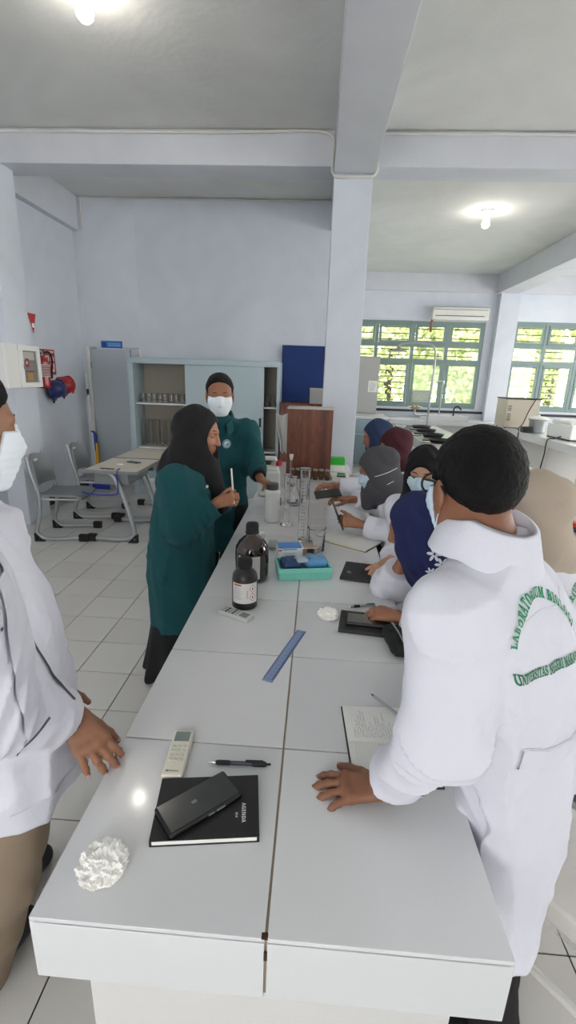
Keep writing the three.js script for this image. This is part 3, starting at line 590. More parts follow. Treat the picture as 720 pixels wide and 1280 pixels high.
{ // pen near the agenda
  const o = onBench('ballpoint_pen', 'black ballpoint pen lying above the agenda notebook', 'pen', -0.143, -0.903, 0.047);
  const X = (g) => g.rotateZ(-PI / 2).translate(0, 0.0062, 0);
  part('barrel', X(lathe([[0.0045, -0.03], [0.0048, -0.02], [0.005, 0.035], [0.0045, 0.04]], 14)), phys(0x5a6270, 0.15, { transmission: 0.3, thickness: 0 }), o);
  part('grip', X(lathe([[0.0042, -0.055], [0.0058, -0.05], [0.0058, -0.025], [0.0048, -0.02]], 14)), M.black, o);
  part('tip', X(lathe([[0.0005, -0.073], [0.0012, -0.068], [0.004, -0.056], [0.004, -0.054]], 14)), M.chrome, o);
  part('cap_end', X(lathe([[0.005, 0.03], [0.006, 0.034], [0.006, 0.06], [0.0045, 0.064], [0.0025, 0.065], [0.0025, 0.074], [0.001, 0.075]], 14)), M.black, o);
  part('clip', bx(0.042, 0.003, 0.006, 0.036, 0.0135, 0, 0.001), M.black, o);
}
{ // agenda with phone
  const o = onBench('agenda_notebook', 'black agenda notebook under the phone at the front of the bench', 'notebook', -0.188, -0.776, 0.14);
  part('pages', bx(0.204, 0.011, 0.144, -0.001, 0.0075, 0.001, 0.001), M.paper, o);
  part('cover', [bx(0.212, 0.0022, 0.15, 0, 0.0142, 0, 0.001), bx(0.212, 0.0022, 0.15, 0, 0.0012, 0, 0.001), bx(0.003, 0.015, 0.15, -0.106, 0.0076, 0, 0.001)], std(0x17161a, 0.45), o);
  const tx = canvasTex(256, 128, (x, w, h) => { x.clearRect(0, 0, w, h); x.fillStyle = '#d9d7d4'; x.textAlign = 'center'; x.font = 'bold 50px sans-serif'; x.fillText('AGENDA', 128, 52); x.font = 'bold 30px sans-serif'; x.fillText('B14', 150, 110); });
  part('print', new THREE.PlaneGeometry(0.058, 0.029).rotateX(-PI / 2).rotateY(-PI / 2).translate(0.068, 0.0155, 0.02), std(0xffffff, 0.5, { map: tx, alphaTest: 0.35 }), o);
  const p = onBench('mobile_phone', 'dark phone in a black case lying aslant on the agenda notebook', 'phone', -0.207, -0.775, 0.73, BT + 0.0158);
  part('case', bx(0.166, 0.013, 0.079, 0, 0.0066, 0, 0.006), M.black, p);
  part('screen', bx(0.156, 0.001, 0.0705, 0, 0.0133, 0, 0.0004), phys(0x1e2326, 0.06, { clearcoat: 1 }), p);
  part('side_button', [bx(0.02, 0.004, 0.0015, 0.03, 0.007, 0.0397, 0.0005), bx(0.014, 0.004, 0.0015, 0.008, 0.007, 0.0397, 0.0005)], M.metalGrey, p);
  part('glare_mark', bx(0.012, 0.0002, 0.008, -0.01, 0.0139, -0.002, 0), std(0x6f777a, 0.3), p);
}
function tissue(label, x, z, r, s) {
  const g = new THREE.IcosahedronGeometry(1, 24), p = g.attributes.position;
  for (let i = 0; i < p.count; i++) {
    const v = V(p.getX(i), p.getY(i), p.getZ(i));
    const n1 = 1 - Math.abs(noise(v.x * 2.1 + s, v.y * 2.1, v.z * 2.1)) * 1.7, n2 = 1 - Math.abs(noise(v.x * 5 + s, v.y * 5, v.z * 5)) * 1.5;
    const k = r * (0.6 + 0.3 * n1 + 0.14 * n2);
    p.setXYZ(i, v.x * k, Math.max(0.0004, (v.y * 0.5 + 0.36) * k), v.z * k);
  }
  g.computeVertexNormals();
  const fl = [];
  for (let j = 0; j < 7; j++) { const a = j * 0.95 + s, w = new THREE.PlaneGeometry(r * 0.8, r * 0.55, 8, 6), q = w.attributes.position; for (let i = 0; i < q.count; i++) q.setZ(i, 0.25 * r * noise(q.getX(i) * 40 + j, q.getY(i) * 40, s)); w.computeVertexNormals(); w.rotateX(-0.9 + 0.5 * Math.sin(j * 2)).rotateY(a).translate(Math.sin(a) * r * 0.45, r * 0.42, Math.cos(a) * r * 0.45); fl.push(w); }
  const o = onBench('crumpled_tissue', label, 'tissue', x, z);
  part('wad', g, M.cotton, o); part('loose_fold', fl, std(0xf6f3ec, 0.95, { side: THREE.DoubleSide }), o);
}
tissue('crumpled white tissue at the front left corner of the bench', -0.353, -0.638, 0.047, 3);
tissue('crumpled white tissue between the teal tray and the dark notebooks', 0.08, -1.645, 0.042, 11);
{ // ruler
  const o = onBench('ruler', 'translucent blue plastic ruler lying aslant across a tile joint', 'ruler', -0.064, -1.378, -0.3);
  part('strip', bx(0.034, 0.003, 0.32, 0, 0.0017, 0, 0.0012), M.rulerBlue, o);
  const tx = canvasTex(64, 640, (x, w, h) => { x.clearRect(0, 0, w, h); x.strokeStyle = x.fillStyle = '#26407a'; x.lineWidth = 2; for (let i = 0; i <= 150; i++) { const y = 20 + i * 4, l = i % 10 === 0 ? 22 : i % 5 === 0 ? 16 : 9; x.fillRect(w - l, y, l, 2.2); x.fillRect(0, y, l * 0.7, 2); if (i % 10 === 0) { x.save(); x.translate(w - 30, y + 5); x.rotate(-PI / 2); x.font = '11px sans-serif'; x.fillText(String(i / 5), -6, 4); x.restore(); } } });
  part('print', new THREE.PlaneGeometry(0.032, 0.316).rotateX(-PI / 2).translate(0, 0.0036, 0), std(0xffffff, 0.5, { map: tx, alphaTest: 0.3 }), o);
}
{ // grey remote by the bottles
  const o = onBench('remote_control', 'light grey remote control lying before the small dark bottle', 'remote', -0.272, -1.613, -0.48);
  part('body', bx(0.145, 0.016, 0.05, 0, 0.008, 0, 0.005), std(0xc9cac8, 0.45), o);
  part('display', bx(0.034, 0.0015, 0.032, 0.042, 0.0166, 0, 0.0006), std(0x6f7674, 0.3), o);
  for (let i = 0; i < 5; i++) for (let j = 0; j < 3; j++) part('button', bx(0.01, 0.003, 0.008, -0.05 + i * 0.0155, 0.0165, -0.013 + j * 0.013, 0.0015), i % 2 ? M.dark : M.metalGrey, o);
}
function label(draw, r, h, y, mat, parent, a0, a1, w = 512, hh = 320) {
  const g = new THREE.CylinderGeometry(r, r, h, 40, 1, true, a0, a1 - a0).translate(0, y, 0);
  part('paper_label', g, std(0xffffff, 0.55, { map: canvasTex(w, hh, draw) }), parent);
}
{ // small dark bottle
  const o = onBench('reagent_bottle', 'smaller matt black reagent bottle with white hazard label', 'bottle', -0.25, -1.705);
  part('body', lathe([[0.001, 0.003], [0.044, 0], [0.05, 0.006], [0.0505, 0.02], [0.0505, 0.118], [0.047, 0.138], [0.036, 0.152], [0.024, 0.158], [0.0225, 0.17], [0.001, 0.171]], 40), M.darkBottle, o);
  const cap = part('cap', lathe([[0.026, 0.164], [0.0275, 0.168], [0.0275, 0.196], [0.026, 0.2], [0.02, 0.204], [0.001, 0.2045]], 40), M.amberCap, o);
  part('cap_ridge', [...Array(30).keys()].map((k) => bx(0.002, 0.026, 0.002, Math.sin(k * PI / 15) * 0.0277, 0.182, Math.cos(k * PI / 15) * 0.0277, 0)), M.amberCap, cap);
  label((x, w, h) => {
    x.fillStyle = '#dedbd8'; x.fillRect(0, 0, w, h); x.fillStyle = '#cf4a2c'; x.fillRect(40, 14, 150, 26); x.fillStyle = '#9b9896'; for (let i = 0; i < 12; i++) x.fillRect(40, 64 + i * 17, 110 + (i * 41) % 70, 5);
    x.fillStyle = '#77777b'; for (let i = 0; i < 5; i++) x.fillRect(292, 110 + i * 26, 14, 19);
    for (const yy of [90, 225]) { x.save(); x.translate(400, yy); x.rotate(PI / 4); x.fillStyle = '#f2f0ee'; x.fillRect(-42, -42, 84, 84); x.strokeStyle = '#c03a30'; x.lineWidth = 8; x.strokeRect(-42, -42, 84, 84); x.restore(); x.fillStyle = '#222'; x.beginPath(); x.arc(400, yy - 6, 14, 0, 7); x.fill(); x.fillRect(388, yy + 8, 24, 14); }
  }, 0.0509, 0.084, 0.072, 0, o, -0.95, 1.25);
}
{ // big amber bottle
  const o = onBench('reagent_bottle', 'large glossy brown reagent bottle behind the smaller black one', 'bottle', -0.257, -1.965);
  part('body', lathe([[0.001, 0.004], [0.064, 0], [0.073, 0.008], [0.0745, 0.03], [0.0745, 0.13], [0.072, 0.155], [0.06, 0.178], [0.042, 0.196], [0.028, 0.206], [0.0255, 0.216], [0.025, 0.226], [0.001, 0.228]], 44), M.amber, o);
  const cap = part('cap', lathe([[0.026, 0.214], [0.03, 0.217], [0.03, 0.224], [0.0265, 0.227], [0.0265, 0.258], [0.024, 0.263], [0.001, 0.264]], 40), M.amberCap, o);
  part('cap_ridge', [...Array(28).keys()].map((k) => bx(0.002, 0.028, 0.002, Math.sin(k * PI / 14) * 0.0268, 0.243, Math.cos(k * PI / 14) * 0.0268, 0)), M.amberCap, cap);
  label((x, w, h) => { x.fillStyle = '#cfd0cb'; x.fillRect(0, 0, w, h); x.fillStyle = '#a8aaa6'; for (let i = 0; i < 14; i++) x.fillRect(40, 40 + i * 18, 120 + (i * 67) % 200, 6); x.fillStyle = '#d2dcd6'; x.fillRect(0, 0, w, 24); }, 0.0749, 0.105, 0.078, 0, o, -0.75, 0.62);
}
{ // teal basket with packets
  const o = onBench('plastic_basket', 'teal plastic basket holding blue packets', 'basket', -0.03, -2.045, 0.2);
  const W = 0.235, D = 0.135, H = 0.055;
  part('wall', [bx(W, H, 0.006, 0, H / 2, D / 2, 0.003), bx(W, H, 0.006, 0, H / 2, -D / 2, 0.003), bx(0.006, H, D, -W / 2, H / 2, 0, 0.003), bx(0.006, H, D, W / 2, H / 2, 0, 0.003), bx(W, 0.004, D, 0, 0.003, 0, 0.001)], M.teal, o);
  part('rim', [bx(W + 0.014, 0.024, 0.012, 0, H - 0.01, D / 2 + 0.002, 0.005), bx(W + 0.014, 0.024, 0.012, 0, H - 0.01, -D / 2 - 0.002, 0.005), bx(0.012, 0.024, D, -W / 2 - 0.002, H - 0.01, 0, 0.005), bx(0.012, 0.024, D, W / 2 + 0.002, H - 0.01, 0, 0.005)], M.teal, o);
  for (let k = 0; k < 26; k++) part('rib', bx(0.004, 0.032, 0.004, -W / 2 + 0.01 + k * 0.0086, 0.02, D / 2 + 0.004, 0.0015), M.teal, o);
  const p = onBench('packet', 'blue glossy packet at the right inside the teal basket', 'packet', 0.025, -2.075, 0.2, BT + 0.03);
  part('pouch', pillow(0.11, 0.05, 0.1, 5), phys(0x5b9bd0, 0.25, { clearcoat: 0.5 }), p);
  const q = onBench('packet', 'crinkled clear packet with dark blue print at the left in the teal basket', 'packet', -0.085, -2.045, 0.25, BT + 0.03);
  part('pouch', pillow(0.1, 0.045, 0.1, 9), std(0x27416e, 0.25), q); part('film', pillow(0.06, 0.012, 0.07, 15).translate(0.045, 0.036, 0.01), std(0xb9c6d2, 0.2), q);
}
function pillow(w, h, d, s) { const g = new THREE.SphereGeometry(0.5, 28, 18), p = g.attributes.position; for (let i = 0; i < p.count; i++) { const sq = (v) => Math.sign(v) * Math.pow(Math.abs(2 * v), 0.45) / 2; const x = sq(p.getX(i)), y = p.getY(i), z = sq(p.getZ(i)); p.setXYZ(i, x * w, (y + 0.5) * h + 0.006 * noise(x * 9 + s, z * 9, y * 6), z * d); } g.computeVertexNormals(); return g; }
{ // glove box
  const o = onBench('glove_box', 'blue and white glove carton behind the teal basket', 'box', -0.072, -2.235, 0.2);
  const front = canvasTex(512, 160, (x, w, h) => { x.fillStyle = '#e8e9ea'; x.fillRect(0, 0, w, h); x.fillStyle = '#c23b3b'; x.fillRect(0, 8, 46, 20); x.fillStyle = '#2f7cc4'; x.fillRect(60, 0, 190, 12); x.fillStyle = '#9aa3aa'; x.fillRect(70, 50, 160, 8); x.fillRect(70, 76, 120, 8); x.fillStyle = '#c86a6a'; x.fillRect(180, 110, 60, 16); x.fillStyle = '#8a7566'; x.fillRect(330, 0, 182, 160); x.fillStyle = '#3a2a26'; x.beginPath(); x.arc(440, 30, 50, 0, 7); x.fill(); x.fillStyle = '#c89f84'; x.beginPath(); x.ellipse(430, 100, 60, 46, 0.3, 0, 7); x.fill(); });
  part('carton', bx(0.19, 0.07, 0.09, 0, 0.035, 0, 0.002), std(0xe6e7e8, 0.45), o);
  part('front_print', new THREE.PlaneGeometry(0.186, 0.066).translate(0, 0.035, 0.0455), std(0xffffff, 0.45, { map: front }), o);
  part('top_panel', bx(0.118, 0.002, 0.086, -0.034, 0.0708, 0, 0.0008), phys(0x2f86d2, 0.3), o, 'bright blue lid panel'); part('top_panel', bx(0.06, 0.002, 0.086, 0.062, 0.0708, 0, 0.0008), std(0x9a8674, 0.4), o, 'brown photo panel');
}
{ // small slab and cap
  const o = onBench('glass_slide_box', 'small grey flat box left of the glove carton', 'box', -0.2, -2.39, 0.05);
  part('case', bx(0.05, 0.014, 0.115, 0, 0.007, 0, 0.003), std(0x8d9290, 0.5), o); part('lid', bx(0.048, 0.005, 0.113, 0, 0.0155, 0, 0.002), std(0x9fa3a1, 0.4), o);
  const c = onBench('bottle_cap', 'white screw cap lying behind the large brown bottle', 'cap', -0.285, -2.52); part('cap', lathe([[0.001, 0.03], [0.026, 0.03], [0.028, 0.027], [0.028, 0.002], [0.024, 0], [0.022, 0.003], [0.022, 0.026], [0.001, 0.027]]), M.whitePlastic, c);
}
{ // white powder bottle
  const o = onBench('powder_bottle', 'white powder bottle with dark cap under the man\'s hand', 'bottle', -0.25, -2.85);
  part('body', lathe([[0.001, 0.003], [0.042, 0], [0.048, 0.006], [0.048, 0.15], [0.046, 0.168], [0.05, 0.176], [0.05, 0.198], [0.036, 0.204], [0.001, 0.205]], 36), M.whitePlastic, o);
  part('cap', lathe([[0.034, 0.203], [0.036, 0.206], [0.036, 0.238], [0.033, 0.243], [0.001, 0.244]], 32), std(0x4a4a4e, 0.5), o);
  part('tie', bx(0.006, 0.05, 0.004, 0.053, 0.13, 0.01, 0.001), M.dark, o);
}
{ // jerry can
  const o = onBench('jerry_can', 'white plastic jerry can with red cap at the bench edge', 'canister', -0.335, -3.5, 0.1);
  part('body', [bx(0.165, 0.2, 0.13, 0, 0.1, 0, 0.022)], M.jug, o);
  part('shoulder', [bx(0.05, 0.09, 0.07, -0.055, 0.225, 0, 0.018), bx(0.15, 0.06, 0.11, 0, 0.2, 0, 0.026), bx(0.13, 0.03, 0.05, -0.012, 0.285, 0, 0.013), bx(0.03, 0.08, 0.05, 0.045, 0.24, 0, 0.013)], M.jug, o);
  part('hole', bx(0.03, 0.03, 0.072, -0.05, 0.25, 0.001, 0.013), M.dark, o);
  part('cap', cyl(0.022, 0.022, 0.035, 0.07, 0.235, 0.03), M.redPlain, o);
}
// glassware on the bench
{
  const mk = (name, pts, lab, cat, x, z, marks) => { const o = onBench(name, lab, cat, x, z); part('vessel', lathe(pts, 28), M.glass, o); for (const [r, y] of marks || []) part('graduation', new THREE.CylinderGeometry(r, r, 0.0016, 16, 1, true, -0.5, y[1]).translate(0, y[0], 0), M.dark, o); return o; };
  const m1 = []; for (let k = 0; k < 16; k++) m1.push([0.0278, [0.09 + k * 0.019, k % 5 ? 0.5 : 0.9]]);
  const g1 = mk('graduated_cylinder', [[0.001, 0.004], [0.05, 0], [0.052, 0.006], [0.03, 0.018], [0.027, 0.035], [0.027, 0.412], [0.033, 0.42], [0.031, 0.421], [0.0245, 0.412], [0.0245, 0.04], [0.001, 0.036]], 'tallest clear graduated cylinder behind the glove carton', 'cylinder', -0.045, -2.45, m1);
  part('label_strip', new THREE.CylinderGeometry(0.0276, 0.0276, 0.09, 10, 1, true, 0.5, 0.35).translate(0, 0.3, 0), std(0x5a6a86, 0.5), g1);
  mk('graduated_cylinder', [[0.001, 0.004], [0.038, 0], [0.04, 0.006], [0.022, 0.016], [0.018, 0.03], [0.018, 0.31], [0.023, 0.316], [0.0215, 0.317], [0.016, 0.31], [0.016, 0.035], [0.001, 0.032]], 'slim clear graduated cylinder right of the white powder bottle', 'cylinder', -0.155, -2.78, [[0.0185, [0.1, 0.7]], [0.0185, [0.16, 0.7]], [0.0185, [0.22, 0.7]]]);
  mk('glass_flask', [[0.001, 0.003], [0.04, 0], [0.05, 0.01], [0.052, 0.03], [0.03, 0.1], [0.016, 0.13], [0.015, 0.2], [0.02, 0.205], [0.018, 0.206], [0.0125, 0.2], [0.0135, 0.13], [0.027, 0.1], [0.049, 0.03], [0.04, 0.006], [0.001, 0.005]], 'clear conical flask between the powder bottle and tall cylinder', 'flask', -0.13, -3.25);
  mk('beaker', [[0.001, 0.003], [0.04, 0], [0.044, 0.006], [0.044, 0.12], [0.049, 0.128], [0.047, 0.129], [0.0415, 0.12], [0.0415, 0.008], [0.001, 0.006]], 'low clear glass beaker at the foot of the tall cylinder', 'beaker', 0.03, -2.36);
  const f = mk('volumetric_flask', [[0.001, 0.004], [0.034, 0], [0.044, 0.014], [0.046, 0.03], [0.038, 0.06], [0.018, 0.082], [0.012, 0.1], [0.0115, 0.225], [0.015, 0.23], [0.0135, 0.231], [0.0095, 0.225], [0.01, 0.1], [0.015, 0.084], [0.035, 0.06], [0.043, 0.03], [0.034, 0.007], [0.001, 0.006]], 'long-necked flask with pale stopper before the wooden box', 'flask', -0.19, -3.86);
  part('stopper', lathe([[0.009, 0.215], [0.0135, 0.232], [0.017, 0.262], [0.001, 0.264]], 16), M.cream, f);
  // row of small brown jars
  let j0;
  for (let k = 0; k < 7; k++) {
    const x = -0.195 + k * 0.052, z = -4.14 - (k % 2) * 0.012, lab = ['leftmost', 'second from left', 'third from left', 'middle', 'third from right', 'second from right', 'rightmost'][k] + ' small brown jar in the row before the wooden box';
    if (!j0) { j0 = onBench('sample_jar', lab, 'jar', x, z, 0, BT, 'small brown jars before the wooden box'); part('jar', lathe([[0.001, 0.002], [0.02, 0], [0.0225, 0.004], [0.0225, 0.07], [0.019, 0.078], [0.001, 0.079]], 18), M.amberJar, j0); part('lid', cyl(0.021, 0.021, 0.014, 0, 0.079, 0, 18), std(0x9c948a, 0.4), j0); part('content', cyl(0.018, 0.018, 0.045, 0, 0.005, 0, 14), std(0x6c5140, 0.7), j0); }
    else copy(j0, [x, BT, z], k * 0.4, lab);
  }
  const d = tag(part('marker_cap', lathe([[0.001, 0], [0.008, 0], [0.009, 0.004], [0.009, 0.02], [0.001, 0.024]], 12), M.blueClip, scene), 'tiny blue cap standing alone behind the glassware', 'cap'); d.position.set(-0.11, BT, -3.32);
}
{ // green box and books in front of the column
  const g = onBench('green_box', 'bright green box by the column foot', 'box', 0.22, -4.62, 0.05);
  part('stand', bx(0.14, 0.06, 0.12, 0, 0.03, 0, 0.004), M.paper, g, 'white lower half'); part('box', bx(0.145, 0.055, 0.125, 0, 0.089, 0, 0.006), M.green, g); part('lid', bx(0.14, 0.012, 0.12, 0, 0.122, 0, 0.004), M.green, g);
  const b = onBench('notebook', 'white notebook with black strip in front of the green box', 'notebook', 0.235, -4.22, 0.06);
  part('pages', bx(0.15, 0.03, 0.2, 0, 0.016, 0, 0.002), M.paper, b); part('cover', bx(0.155, 0.004, 0.205, 0, 0.033, 0, 0.001), M.white, b);
  const c = onBench('mobile_phone', 'black phone on the white notebook before the green box', 'phone', 0.245, -4.2, 1.5, BT + 0.035); part('body', bx(0.15, 0.011, 0.076, 0, 0.0056, 0, 0.004), M.black, c); part('screen', bx(0.14, 0.001, 0.068, 0, 0.0114, 0, 0.0004), M.blackGloss, c);
  const o = onBench('notebook', 'open white exercise book beneath the farther hands', 'notebook', 0.24, -3.75, 0.1);
  part('pages', [bx(0.14, 0.01, 0.2, -0.075, 0.006, 0, 0.003), bx(0.14, 0.01, 0.2, 0.075, 0.006, 0, 0.003)], M.paper, o); part('cover', bx(0.3, 0.002, 0.206, 0, 0.0011, 0, 0.0008), M.dark, o);
}
function openBook(name, lab, x, z, turn, w, d, tx, edge) {
  const o = onBench(name, lab, 'notebook', x, z, turn);
  const page = (s, m) => { const g = new THREE.BoxGeometry(w, 0.008, d, 14, 1, 1), p = g.attributes.position; for (let i = 0; i < p.count; i++) { const u = (p.getX(i) + w / 2) / w; p.setY(i, p.getY(i) > 0 ? 0.0065 + 0.006 * Math.sin(u * PI) * (1 - u) * 1.6 : 0.0015); } g.translate(w / 2, 0, 0); if (s < 0) { g.rotateY(PI); } g.computeVertexNormals(); return g; };
  for (const s of [-1, 1]) { const m = part('page', page(s), edge, o); const pl = new THREE.PlaneGeometry(w - 0.006, d - 0.006, 14, 1), q = pl.attributes.position; pl.rotateX(-PI / 2).translate(w / 2, 0, 0); for (let i = 0; i < q.count; i++) { const u = q.getX(i) / w; q.setY(i, 0.0071 + 0.006 * Math.sin(u * PI) * (1 - u) * 1.6); } if (s < 0) pl.rotateY(PI); pl.computeVertexNormals(); part('writing', pl, tx, m); }
  part('cover', [bx(w * 2 + 0.01, 0.002, d + 0.008, 0, 0.0011, 0, 0.0008)], M.dark, o);
  return o;
}
const scribble = (dark) => std(0xffffff, 0.85, { map: canvasTex(400, 512, (x, w, h) => {
  x.fillStyle = '#efeeea'; x.fillRect(0, 0, w, h); x.strokeStyle = '#b9bcc0'; x.lineWidth = 1; for (let i = 0; i < 24; i++) { x.beginPath(); x.moveTo(10, 40 + i * 19); x.lineTo(w - 10, 40 + i * 19); x.stroke(); }
  if (!dark) return; x.strokeStyle = '#55585e'; x.lineWidth = 1.6; let s = 7; const r = () => (s = (s * 16807) % 2147483647) / 2147483647;
  for (let i = 0; i < 15; i++) { let px = 26; const y = 54 + i * 19; x.beginPath(); x.moveTo(px, y); const end = 120 + r() * 230; while (px < end) { px += 3 + r() * 5; x.lineTo(px, y - r() * 9); if (r() < 0.14) { px += 9; x.moveTo(px, y); } } x.stroke(); }
}) });
openBook('open_notebook', 'open notebook with cream pages under the woman holding the phone', 0.215, -2.54, -0.58, 0.155, 0.2, scribble(false), std(0xe9e2c4, 0.8));
{
  const o = openBook('open_notebook', 'open notebook with handwriting under the man\'s sleeve', 0.218, -1.006, PI / 2 + 0.06, 0.13, 0.2, scribble(true), M.paper);
  const p = onBench('ballpoint_pen', 'slim pen at the head of the handwritten notebook', 'pen', 0.228, -1.13, -0.9, BT + 0.016);
  part('barrel', bar([-0.045, 0.004, 0], [0.05, 0.004, 0], 0.004), M.metalGrey, p); part('tip', new THREE.ConeGeometry(0.0038, 0.014, 12).rotateZ(PI / 2).translate(-0.052, 0.004, 0), M.black, p);
  const f = tag(part('photo_sticker', bx(0.03, 0.0006, 0.045, 0.295, BT + 0.0138, -0.9, 0), std(0x6e7076, 0.6), scene), 'small grey picture glued in the handwritten notebook', 'sticker'); f.visible = true;
}
{ // closed black notebooks and phones near the students
  const a = onBench('closed_notebook', 'closed black notebook with white emblem, right of the teal basket', 'notebook', 0.262, -2.08, -0.2);
  part('cover', [bx(0.21, 0.014, 0.2, 0, 0.0075, 0, 0.002)], std(0x1c1b1f, 0.5), a);
  const tx = canvasTex(64, 64, (x) => { x.clearRect(0, 0, 64, 64); x.strokeStyle = '#d8d8d8'; x.lineWidth = 4; x.beginPath(); x.arc(30, 26, 14, 0.4, 5.6); x.stroke(); x.fillStyle = '#d8d8d8'; x.fillRect(14, 48, 36, 6); });
  part('emblem', new THREE.PlaneGeometry(0.034, 0.034).rotateX(-PI / 2).translate(-0.07, 0.0149, 0.03), std(0xffffff, 0.6, { map: tx, alphaTest: 0.4 }), a);
  const p = onBench('ballpoint_pen', 'silver and black pen lying between the two black notebooks', 'pen', 0.228, -1.75, 0.27);
  part('barrel', bar([-0.06, 0.005, 0], [0.045, 0.005, 0], 0.005), M.metalGrey, p); part('grip', bar([-0.045, 0.005, 0], [-0.02, 0.005, 0], 0.0056), M.black, p); part('clip', bx(0.035, 0.002, 0.004, 0.025, 0.0112, 0, 0.0008), M.black, p); part('tip', new THREE.ConeGeometry(0.0045, 0.014, 12).rotateZ(PI / 2).translate(-0.067, 0.005, 0), M.chrome, p);
  const b = onBench('closed_notebook', 'closed black notebook under the dark phone near the navy scarf', 'notebook', 0.222, -1.6, -0.12);
  part('cover', [bx(0.2, 0.014, 0.15, 0, 0.0075, 0, 0.002)], std(0x1c1b1f, 0.5), b);
  const c = onBench('mobile_phone', 'dark phone lying on the black notebook near the navy scarf', 'phone', 0.228, -1.6, -0.09, BT + 0.0146); part('case', bx(0.165, 0.011, 0.078, 0, 0.0056, 0, 0.005), std(0x2d2a2a, 0.4), c); part('screen', bx(0.155, 0.001, 0.069, 0, 0.0114, 0, 0.0004), phys(0x26221f, 0.1, { clearcoat: 1 }), c);
  const d = onBench('pencil_pouch', 'black cloth pouch at the bench edge beside the sleeve', 'pouch', 0.31, -1.46, 0.15); part('pouch', pillow(0.07, 0.06, 0.16, 3), std(0x1b1b1e, 0.85), d); part('zip', tube([[0, 0.061, -0.06], [0, 0.064, 0], [0, 0.061, 0.06]], 0.003), M.metalGrey, d);
}
// ---- stools at the right
{
  const s = thing('round_stool', 'white round stool seat at the right edge behind the man', 'stool', [1.16, 0, -1.97]);
  part('seat', lathe([[0.001, 0.41], [0.14, 0.41], [0.15, 0.415], [0.152, 0.44], [0.145, 0.452], [0.001, 0.455]], 36), M.whitePlastic, s);
  for (let k = 0; k < 4; k++) { const a = k * PI / 2 + 0.4; part('leg', bar([Math.cos(a) * 0.11, 0.41, Math.sin(a) * 0.11], [Math.cos(a) * 0.16, 0.0, Math.sin(a) * 0.16], 0.013), M.white, s); }
  const o = thing('square_stool', 'white stool wrapped in clear plastic film at the lower right', 'stool', [0.79, 0, -1.0], 0.7);
  part('seat', bx(0.34, 0.07, 0.36, 0, 0.42, 0, 0.012), std(0xdedad5, 0.35), o);
  for (const [a, b] of [[-1, -1], [1, -1], [1, 1], [-1, 1]]) part('leg', bar([a * 0.14, 0.39, b * 0.15], [a * 0.16, 0, b * 0.17], 0.016), M.white, o);
  part('rung', [bar([-0.15, 0.18, 0.16], [0.15, 0.18, 0.16], 0.012), bar([-0.15, 0.18, -0.16], [-0.15, 0.18, 0.16], 0.012), bar([0.15, 0.18, -0.16], [0.15, 0.18, 0.16], 0.012), bar([-0.15, 0.18, -0.16], [0.15, 0.18, -0.16], 0.012)], M.white, o);
  const g = new THREE.BoxGeometry(0.352, 0.084, 0.372, 30, 8, 30), p = g.attributes.position; for (let i = 0; i < p.count; i++) { const x = p.getX(i), y = p.getY(i), z = p.getZ(i), n = 0.005 * (1 - 2 * Math.abs(noise(x * 22, y * 22, z * 22))); p.setXYZ(i, x * (1 + n * 2), y + n, z * (1 + n * 2)); } g.computeVertexNormals();
  part('plastic_film', g.translate(0, 0.424, 0), M.film, o);
}
{ // orange-red packet on the second bench
  const o = onBench('snack_packet', 'orange-red packet lying on the second bench at the right edge', 'packet', 1.68, -2.95, 0.4); part('pouch', pillow(0.14, 0.06, 0.1, 21), phys(0xd8401c, 0.3), o); part('seal', bx(0.012, 0.03, 0.1, -0.075, 0.025, 0, 0.003), std(0x2a2454, 0.4), o);
}
// ================================================================ people: distance fields meshed as smooth surfaces
const sub3 = (a, b) => [a[0] - b[0], a[1] - b[1], a[2] - b[2]], add3 = (a, b) => [a[0] + b[0], a[1] + b[1], a[2] + b[2]], mul3 = (a, k) => [a[0] * k, a[1] * k, a[2] * k];
const dot3 = (a, b) => a[0] * b[0] + a[1] * b[1] + a[2] * b[2], len3 = (a) => Math.hypot(...a), nrm = (a) => mul3(a, 1 / (len3(a) || 1));
const cross3 = (a, b) => [a[1] * b[2] - a[2] * b[1], a[2] * b[0] - a[0] * b[2], a[0] * b[1] - a[1] * b[0]];
const mix3 = (a, b, t) => [a[0] + (b[0] - a[0]) * t, a[1] + (b[1] - a[1]) * t, a[2] + (b[2] - a[2]) * t];
const smin = (a, b, k) => { const h = Math.max(k - Math.abs(a - b), 0) / k; return Math.min(a, b) - h * h * k * 0.25; };
const smax = (a, b, k) => -smin(-a, -b, k);
// tapered capsule
function cone(a, b, ra, rb) {
  const d = sub3(b, a), L2 = dot3(d, d) || 1e-9;
  return (x, y, z) => {
    const px = x - a[0], py = y - a[1], pz = z - a[2];
    let t = (px * d[0] + py * d[1] + pz * d[2]) / L2; t = t < 0 ? 0 : t > 1 ? 1 : t;
    const qx = px - d[0] * t, qy = py - d[1] * t, qz = pz - d[2] * t;
    return Math.sqrt(qx * qx + qy * qy + qz * qz) - (ra + (rb - ra) * t);
  };
}
